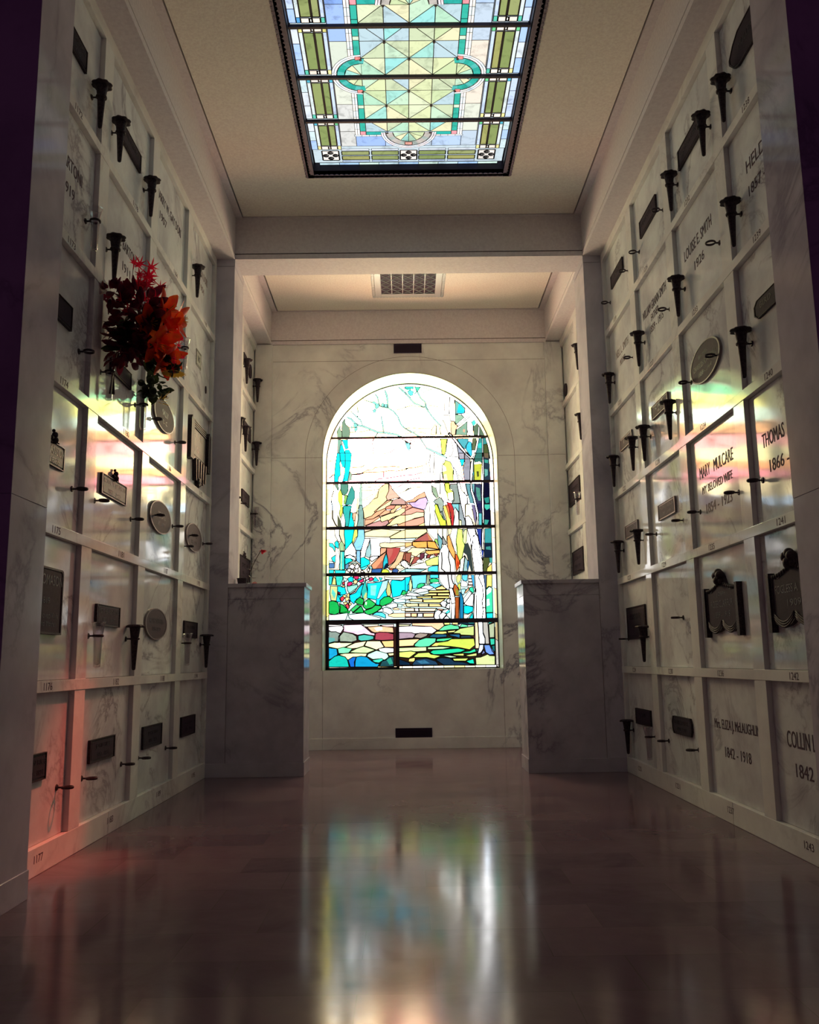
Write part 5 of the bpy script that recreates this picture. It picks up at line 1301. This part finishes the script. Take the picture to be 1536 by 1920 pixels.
P('name_plaque', 'right', PX, rect(7.03, 7.42, 2.705, 2.805), 'grey plaque behind a cone vase near the right pilaster, fourth row up', [('E. B.', 0, .01, .14, .03)], 'mid')
P('name_plaque', 'right', PX, rect(6.005, 6.415, 1.94, 2.055), 'dark rectangular plaque right of a ring bracket, right wall, third crypt', [('THOMAS J. LENOX', 0, .02, .34, .032), ('1854 - 1919', 0, -.025, .2, .025)], 'mid')
P('name_plaque', 'right', PX, rect(7.01, 7.415, 1.94, 2.05), 'dark plaque behind a cone vase beside the right pilaster, third row up', [('J. E. LENOX', 0, .018, .28, .03)], 'mid')
def drape_plaque(cu, label, lines):
    def ex(t, F, cu_, cz_):
        for du in (-.27, .27):
            bm = bmesh.new(); prism(bm, [(cu + du - .018, 1.065), (cu + du + .018, 1.065), (cu + du + .021, 1.10), (cu + du + .015, 1.345), (cu + du + .02, 1.365), (cu + du - .02, 1.365), (cu + du - .015, 1.345), (cu + du - .021, 1.10)], .0005, .034, F)
            link('side_post', bm, 'bronze', t)
        bm = bmesh.new()
        for du, dz, r in ((-.03, .0, .028), (.03, .0, .028), (0, .015, .026), (-.035, -.035, .022), (.035, -.035, .022), (0, -.03, .03)):
            bmesh.ops.create_uvsphere(bm, u_segments=10, v_segments=8, radius=r, matrix=Matrix.Translation(F(cu + du, 1.425 + dz, r + .001)))
        for sg in (-1, 1):
            for k in range(8):
                a = k / 7; bmesh.ops.create_uvsphere(bm, u_segments=8, v_segments=6, radius=.013, matrix=Matrix.Translation(F(cu + sg * (.06 + .19 * a), 1.37 - .035 * math.sin(a * 1.8) + .01 * a, .018)))
        link('crest', bm, 'bronze', t, True)
        bm = bmesh.new()
        for sg in (-1, 1):
            for k in range(3):
                pts = [F(cu + sg * .125 - .115 + .23 * i / 10, 1.135 + .012 * k - .045 * math.sin(math.pi * i / 10), .020) for i in range(11)]
                tube(bm, pts, .007, 6)
        link('festoon', bm, 'bronze', t, True)
    top = [(cu + .25, 1.352), (cu + .17, 1.335), (cu + .09, 1.36), (cu + .045, 1.42), (cu, 1.44), (cu - .045, 1.42), (cu - .09, 1.36), (cu - .17, 1.335), (cu - .25, 1.352)]
    bot = [(cu - .25, 1.145)] + [(cu - .125 - .125 * math.cos(math.pi * i / 8), 1.14 - .05 * math.sin(math.pi * i / 8)) for i in range(1, 8)] + [(cu, 1.14)] + [(cu + .125 - .125 * math.cos(math.pi * i / 8), 1.14 - .05 * math.sin(math.pi * i / 8)) for i in range(1, 8)] + [(cu + .25, 1.145)]
    P('shield_plaque', 'right', PX, bot + top, label, lines, 'dark', .02, .95, extra=ex)
drape_plaque(5.22, 'crested dark shield plaque with swagged foot on the second right crypt', [('JOSEPH', 0, .05, .14, .028), ('ROSE CLARFUR', 0, -.005, .36, .04), ('1859 - 1918', 0, -.07, .26, .035)])
drape_plaque(4.24, 'crested dark shield plaque cut off by the near right pier', [('FOGLESS A. K', .05, .01, .32, .04), ('1909', .0, -.06, .15, .035)])
P('memorial_tablet', 'right', PX, rect(6.94, 7.51, 1.10, 1.365), 'large dark tablet behind a cone vase by the right pilaster', [('SARAH HOLT', 0, .05, .36, .05), ('1849 - 1920', 0, -.03, .3, .035)])
P('name_plaque', 'right', PX, rect(6.95, 7.395, .42, .545), 'dark plaque in the bottom row above a clear vase, right wall', [('W. HOLT', 0, .015, .26, .035)])
P('octagonal_plaque', 'right', PX, [(5.985, .425), (6.36, .425), (6.385, .46), (6.385, .51), (6.36, .545), (5.985, .545), (5.96, .51), (5.96, .46)], 'dark plaque with clipped corners in the bottom row, right wall', [('LOUIS A. BAUER', 0, .02, .3, .03), ('1860 - 1919', 0, -.025, .2, .025)])
# alcove
P('oval_plaque', 'left', PX, ell(9.62, 4.22, .08, .08, 24), 'dark oval plaque high in the alcove behind two cone vases, left side', [], 'dark')
P('name_plaque', 'left', PX, rect(9.20, 9.36, 4.17, 4.30), 'dark pointed plate above a cone vase, alcove left side, top row', [], 'dark')
P('name_plaque', 'left', PX, rect(9.28, 9.70, 3.40, 3.56), 'dark plaque behind a cone vase, alcove left side, fifth row up', [], 'dark')
P('name_plaque', 'left', PX, rect(9.25, 9.675, 2.655, 2.79), 'dark plaque in the alcove, left side, fourth row up', [('W. H. DALE', 0, .015, .3, .035)], 'dark')
P('memorial_tablet', 'left', PX, rect(9.17, 9.76, 1.825, 2.075), 'dark tablet standing over the left parapet in the alcove', [('HENRY COLE', 0, .03, .36, .05), ('1853 - 1921', 0, -.05, .3, .035)], 'dark', .02, extra=orn(-.03, .13))
P('oval_plaque', 'right', PX, ell(9.79, 4.01, .075, .075, 24), 'small dark round plaque on the alcove right side, near the back wall', [], 'dark')
P('name_plaque', 'right', PX, rect(9.235, 9.845, 2.635, 2.89), 'dark plaque in the alcove, right side, fourth row up', [('WINIFRED MAE', 0, .03, .44, .05), ('1890 - 1921', 0, -.05, .34, .04)], 'dark')
P('name_plaque', 'right', PX, rect(9.215, 9.81, 1.86, 2.12), 'dark plaque just above the right parapet in the alcove', [('JOHN BELL', 0, .03, .36, .05), ('1848 - 1919', 0, -.05, .34, .04)], 'dark')

# ------------------------------------------------------------------ brackets and vases
def make_bracket():
    t = empty('vase_bracket')
    bm = bmesh.new(); tube(bm, [(0, 0, 0), (-.003, 0, 0), (-.006, 0, 0)], .017, 12, .013); link('rosette', bm, 'bronze', t)
    bm = bmesh.new(); tube(bm, [(-.004, 0, 0), (-.012, 0, 0), (-.020, 0, 0), (-.028, 0, 0)], .0045, 8, .0055); arm = link('arm', bm, 'bronze', t, True)
    bm = bmesh.new(); n = 28
    for i in range(n):
        pass
    rings = []
    for i in range(n):
        a = 2 * math.pi * i / n; c = Vector((-.055 + .027 * math.cos(a), .027 * math.sin(a), 0)); dr = Vector((math.cos(a), math.sin(a), 0))
        rings.append([bm.verts.new(c + dr * .0042 * math.cos(b) + Vector((0, 0, .0068 * math.sin(b)))) for b in [2 * math.pi * k / 8 for k in range(8)]])
    for i in range(n):
        for k in range(8): bm.faces.new((rings[i][k], rings[(i + 1) % n][k], rings[(i + 1) % n][(k + 1) % 8], rings[i][(k + 1) % 8]))
    link('ring', bm, 'bronze', arm, True)
    return t
def make_cone():
    t = empty('cone_vase'); bm = bmesh.new()
    lathe(bm, [(.006, -.192), (.0105, -.188), (.012, -.180), (.0225, 0.0), (.0245, .003), (.0245, .008), (.0255, .012), (.033, .070), (.035, .080)], 24, -.055)
    link('vase_body', bm, 'bronze', t, True)
    bm = bmesh.new(); sc = lambda a, r, z: 1 + (.07 * math.cos(8 * a) if r > .04 else 0)
    lathe(bm, [(.0345, .070), (.044, .074), (.055, .070), (.057, .074), (.052, .082), (.040, .087), (.031, .086), (.028, .070)], 48, -.055, mod=sc)
    link('vase_rim', bm, 'bronze', t, True)
    return t
def make_glass():
    t = empty('glass_vase'); bm = bmesh.new()
    fl = lambda a, r, z: 1 + (.05 * math.cos(8 * a) if z > .02 else 0)
    lathe(bm, [(.010, -.17), (.018, -.168), (.0195, -.15), (.023, -.02), (.0245, .0), (.0285, .02), (.036, .068), (.039, .075), (.037, .075), (.033, .068), (.026, .02), (.021, -.02), (.017, -.15), (.006, -.158)], 32, -.055, mod=fl)
    link('vase_body', bm, 'glass', t, True); return t
PRO = {'b': make_bracket(), 'v': make_cone(), 'g': make_glass()}; USED = set()
def place(kind, side, y, z, label, cat, group):
    if kind in USED: o = copy_tree(PRO[kind])
    else: o = PRO[kind]; USED.add(kind)
    o.location = (SIGN[side] * PX, y, z); o.rotation_euler = (0, 0, 0 if side == 'right' else math.pi); tag(o, label, cat, group); return o
CN = ['first', 'second', 'third', 'fourth']; RN = ['bottom row', 'second row', 'third row', 'fourth row', 'fifth row', 'top row']
def mount(side, c, r, slot, kind):
    hi = slot in ('N', 'F'); y = (3.875 if slot in 'nN' else 4.535) + c
    if slot == 'N': y = 4.02 + c
    z = LEDGE[r] + (.335 if hi else .228)
    where = '%s crypt from camera, %s, %s wall' % (CN[c], RN[r], side)
    edge = {'n': 'near side', 'f': 'far side', 'N': 'upper near side', 'F': 'upper far side'}[slot]
    st = {'v': 'holding a dark cone vase', 'g': 'holding a glass vase', 'b': 'empty'}[kind]
    place('b', side, y, z, '%s, %s of %s' % ({'v': 'ring gripping a cone vase', 'g': 'ring gripping a glass vase', 'b': 'empty ring bracket'}[kind], edge, where), 'vase bracket', 'ring brackets of the crypt walls')
    if kind == 'v': place('v', side, y, z, 'dark cone vase, %s of %s' % (edge, where), 'vase', 'bronze cone vases')
    if kind == 'g': place('g', side, y, z, 'clear glass vase, %s of %s' % (edge, where), 'vase', 'clear glass vases')
    return y, z
for sd, spec in (('left', 'v05f v15n v15f v14n v35n v11f v31f b03f b23n b23f b02f b12n b12f b22N b22F b32n b32N b32F b00f b10n b10f b20n b20f g04f g13n g13f g24f g11n g31n'),
                 ('right', 'v05f v15n v15f v04f v14f v24f v34f v03f v23n v23f v33n v33f v32n v32f v31n v30f b25n b25f b35n b35f b14n b24n b34n b13N b13F b22n b12n b12f b22f b02f b31f b21N b20f b20n g30n')):
    for w in spec.split(): mount(sd, int(w[1]), int(w[2]), w[3], w[0])
def amount(side, y, r, kind, pos):
    z = LEDGE[r] + .228
    where = 'alcove %s side, %s, %s' % (side, RN[r], pos)
    place('b', side, y, z, 'ring bracket %s, %s' % ({'v': 'with a cone vase', 'g': 'with a glass vase', 'b': 'without a vase'}[kind], where), 'vase bracket', 'ring brackets in the alcove')
    if kind == 'v': place('v', side, y, z, 'dark cone vase, %s' % where, 'vase', 'cone vases in the alcove')
    if kind == 'g': place('g', side, y, z, 'clear glass vase, %s' % where, 'vase', 'glass vases in the alcove')
for side, y, r, kind, pos in (('left', 9.17, 5, 'v', 'left of the corner'), ('left', 9.86, 5, 'v', 'in the back corner'), ('left', 8.83, 4, 'v', 'half behind the pilaster'), ('left', 9.17, 4, 'v', 'middle of three'), ('left', 9.86, 4, 'v', 'in the back corner'),
                              ('left', 8.83, 3, 'b', 'by the pilaster'), ('left', 9.17, 3, 'b', 'below the plaque'), ('left', 9.84, 3, 'g', 'in the back corner'),
                              ('right', 8.83, 5, 'v', 'half behind the pilaster'), ('right', 8.83, 4, 'v', 'half behind the pilaster'), ('right', 9.17, 3, 'g', 'beside the plaque'), ('right', 9.17, 2, 'b', 'beside the low plaque')):
    amount(side, y, r, kind, pos)

# ------------------------------------------------------------------ flowers
def petal(bm, base, d, side, L, w, curl, n=6, cup=.25):
    d = Vector(d).normalized(); side = Vector(side); side = (side - d * side.dot(d)).normalized(); up = side.cross(d); rows = []
    for i in range(n + 1):
        t = i / n; c = Vector(base) + d * L * t + up * (-curl * L * t * t); ww = w * math.sin(math.pi * min(.97, .08 + .9 * t)) ** .8
        rows.append([bm.verts.new(c + side * ww * k + up * abs(k) * ww * cup) for k in (-1, -.4, .4, 1)])
    for a, b in zip(rows, rows[1:]):
        for k in range(3): bm.faces.new((a[k], a[k + 1], b[k + 1], b[k]))
def lily(loc, d, size, name='lily', mat='lily'):
    t = empty(name, loc); d = Vector(d).normalized(); s1 = d.cross(Vector((.2, .1, 1))).normalized(); s2 = d.cross(s1)
    bm = bmesh.new()
    for k in range(6):
        a = math.pi * 2 * k / 6 + .2; o = s1 * math.cos(a) + s2 * math.sin(a); dd = d * 1.0 + o * (.95 if k % 2 else .75)
        petal(bm, o * .006, dd, d.cross(o), size * 1.15, size * .36, -.30 - .1 * random.random())
    link('petal', bm, mat, t, True)
    bm = bmesh.new()
    for k in range(6):
        a = math.pi * 2 * k / 6; o = s1 * math.cos(a) + s2 * math.sin(a); tube(bm, [(0, 0, 0), d * size * .4 + o * size * .08, d * size * .75 + o * size * .2], .0018, 5)
    link('stamen', bm, 'yellow', t)
    bm = bmesh.new(); tube(bm, [d * -.16 + Vector((0, 0, -.05)), d * -.06, d * 0], .003, 6, .006); link('stem', bm, 'leaf', t)
    return t
def maple(bm, c, s, nrm, ang):
    nrm = Vector(nrm).normalized(); x = nrm.cross(Vector((0, 0, 1))).normalized(); y = nrm.cross(x) * -1
    pts = []
    for k in range(7):
        a = ang + math.radians(-135 + 45 * k); L = s * (1, .85, 1, 1.15, 1, .85, .6)[k] 
        pts.append((a - .30, s * .24)); pts.append((a - .10, L * .6)); pts.append((a, L)); pts.append((a + .10, L * .6))
    ctr = bm.verts.new(Vector(c)); vs = [bm.verts.new(Vector(c) + (x * math.sin(a) + y * math.cos(a)) * r + nrm * r * .15 * math.sin(5 * a)) for a, r in pts]
    for i in range(len(vs)): bm.faces.new((ctr, vs[i], vs[(i + 1) % len(vs)]))
def leaf_blob(bm, n, cen, rad, size, rnd):
    for _ in range(n):
        p = Vector((rnd.gauss(0, 1), rnd.gauss(0, 1), rnd.gauss(0, 1))).normalized() * rnd.uniform(.45, 1)
        c = Vector(cen) + Vector((p.x * rad[0], p.y * rad[1], p.z * rad[2]))
        petal(bm, c, (p.x + rnd.uniform(-.5, .5), p.y + rnd.uniform(-.5, .5), p.z + rnd.uniform(-.6, .6)), (rnd.uniform(-1, 1), rnd.uniform(-1, 1), rnd.uniform(-.4, .4)), size * rnd.uniform(.7, 1.3), size * .32, rnd.uniform(-.3, .4), 4)
R = random.Random(11)
BO = Vector((-1.74, 4.875, 2.62))
t = empty('leaf_spray', BO); tag(t, 'dark wine and green foliage filling the bouquet on the left wall', 'foliage')
bm = bmesh.new(); leaf_blob(bm, 170, (.12, .0, .30), (.14, .16, .21), .085, R); leaf_blob(bm, 24, (.0, -.08, .44), (.05, .05, .06), .075, R); leaf_blob(bm, 60, (.08, -.02, .14), (.10, .10, .12), .07, R); [setattr(v_.co, 'x', max(v_.co.x, -.068)) for v_ in bm.verts]; link('wine_leaves', bm, 'wine', t, True)
bm = bmesh.new(); leaf_blob(bm, 70, (.15, .02, .20), (.15, .14, .16), .085, R)
for k, (x, y, z) in enumerate([(.26, 0, .02), (.30, .05, .0), (.33, .0, .07), (.22, -.05, .04), (.28, .02, -.04)]): petal(bm, (x - .08, y, z + .06), (.8, .1, -.55), (0, 1, .1), .13, .035, .1)
[setattr(v_.co, 'x', max(v_.co.x, -.068)) for v_ in bm.verts]; link('green_leaves', bm, 'leaf', t, True)
bm = bmesh.new()
for k in range(9): tube(bm, [(-.015 + .003 * k, .002 * k - .01, -.14), (0, 0, .03), (.03 + .02 * k, .03 * math.sin(k), .18)], .0028, 5)
link('stems', bm, 'stem', t)
t['group'] = 'bouquet on the left wall'
for k, (x, y, z, dx, dy, dz, s) in enumerate([(.27, .02, .36, .8, -.25, .15, .115), (.33, .05, .33, 1, .1, -.1, .10), (.27, .0, .245, .9, -.3, -.35, .115), (.25, -.02, .16, .7, -.4, -.6, .12), (.28, .03, .09, .8, -.2, -.7, .11), (.21, -.04, .27, .5, -.6, -.2, .10)]):
    l = lily(BO + Vector((x, y, z)), (dx, dy, dz), s)
    tag(l, ['orange red lily, highest of the bouquet lilies', 'orange red lily reaching farthest out from the left wall', 'deep red lily in the middle of the bouquet', 'orange yellow lily low in the bouquet', 'lowest orange red lily of the bouquet', 'half hidden red lily behind the front blooms'][k], 'flower', 'lilies of the bouquet')
t = empty('maple_spray', BO + Vector((.06, 0, .34))); tag(t, 'spray of red maple leaves rising above the bouquet', 'leaves', 'bouquet on the left wall')
for _ in range(26):
    bm = bmesh.new(); h = R.uniform(0, .34); maple(bm, (.09 + R.uniform(-.10, .12) * (1 - h), R.uniform(-.10, .10), h), R.uniform(.042, .064), (R.uniform(-.4, .6), -1, R.uniform(-.5, .1)), R.uniform(-.8, .8)); link('maple_leaf', bm, 'maple', t)
bm = bmesh.new()
for k in range(5): tube(bm, [(.02, 0, -.3), (.03 + .02 * k, .02 * k - .04, 0), (.05 + .03 * k, .03 * k - .06, .28 - .03 * k)], .002, 4)
link('twig', bm, 'stem', t)
t = empty('maple_spray', BO + Vector((.33, .02, .06))); tag(t, 'small red maple leaves hanging at the right edge of the bouquet', 'leaves', 'bouquet on the left wall')
for _ in range(12): bm = bmesh.new(); maple(bm, (R.uniform(-.03, .06), R.uniform(-.06, .06), R.uniform(-.08, .16)), R.uniform(.02, .032), (R.uniform(-.4, .6), -1, R.uniform(-.4, .2)), R.uniform(-.8, .8)); link('maple_leaf', bm, 'maple', t)
t = empty('sunflower', BO + Vector((.34, .02, .01))); tag(t, 'drooping sunflower seen from behind under the bouquet', 'flower', 'bouquet on the left wall')
bm = bmesh.new()
for k in range(18): a = 2 * math.pi * k / 18; petal(bm, (.03 * math.cos(a), .03 * math.sin(a), -.01), (math.cos(a), math.sin(a), -.6), (-math.sin(a), math.cos(a), 0), .045, .012, .2, 4)
link('petal', bm, 'yellow', t)
bm = bmesh.new(); lathe(bm, [(.004, .03), (.03, .022), (.042, .004), (.036, -.012), (.01, -.016)][::-1], 14); leaf_blob(bm, 16, (0, 0, .01), (.04, .04, .02), .04, R); link('flower_head', bm, 'leaf', t, True)
# second small arrangement: cones and leaves in the far vase of the same crypt
t = empty('cone_arrangement', (-1.755, 5.535, 2.66)); tag(t, 'small dark arrangement of cones and leaves in the glass vase below the bouquet', 'foliage', 'bouquet on the left wall')
bm = bmesh.new()
for k in range(11):
    c = (R.uniform(-.03, .12), R.uniform(-.07, .07), R.uniform(.02, .13)); bmesh.ops.create_icosphere(bm, subdivisions=2, radius=R.uniform(.022, .034), matrix=Matrix.Translation(c))
link('cone', bm, 'leaf', t, True)
bm = bmesh.new(); leaf_blob(bm, 46, (.05, 0, .07), (.10, .09, .07), .055, R); link('leaves', bm, 'leaf', t)
bm = bmesh.new()
for k in range(8): petal(bm, (.10 + R.uniform(-.02, .03), R.uniform(-.04, .04), R.uniform(-.03, .04)), (1, R.uniform(-1, 1), R.uniform(-1, .5)), (0, 1, .3), .045, .013, .2, 4)
link('yellow_petal', bm, 'yellow', t)
# rose and red pot on the left parapet
t = empty('flower_pot', (-1.56, 8.02, 1.636)); tag(t, 'small dark pot wrapped in red foil on the left parapet', 'pot')
bm = bmesh.new(); lathe(bm, [(.028, 0), (.034, .004), (.046, .07), (.05, .075), (.042, .072)], 20); link('pot_body', bm, 'bronze', t, True)
bm = bmesh.new()
for k in range(12): petal(bm, (.03, 0, .012), (1, R.uniform(-.8, .8), R.uniform(-.1, .3)), (0, 1, .4), .11, .022, .1, 4)
link('red_foil', bm, 'red_pot', t)
t = empty('rose', (-1.50, 8.02, 1.64)); tag(t, 'single drooping red rose on a tall dark stem above the left parapet', 'flower')
bm = bmesh.new(); tube(bm, [(-.02, 0, 0), (0, 0, .10), (.05, 0, .22), (.10, 0, .31), (.125, 0, .33)], .0032, 6); link('stem', bm, 'stem', t, True)
bm = bmesh.new()
for c, d in (((.03, 0, .17), (1, 0, -.5)), ((.06, 0, .235), (1, .2, -.8)), ((.0, 0, .10), (.9, 0, -.9)), ((.045, 0, .2), (-1, 0, .2)), ((.02, 0, .08), (1, 0, -.3)), ((.02, 0, .14), (-.8, .1, .6))): petal(bm, c, d, (0, 1, .2), .06, .018, .3, 4)
link('leaf', bm, 'stem', t)
bm = bmesh.new()
for k in range(10): a = k * 2.4; petal(bm, (.125, 0, .33), (math.cos(a) * .7 + .5, math.sin(a) * .7, .2 - .05 * k), (-math.sin(a), math.cos(a), .2), .04, .018, -.4, 4)
link('petal', bm, 'rose', t)
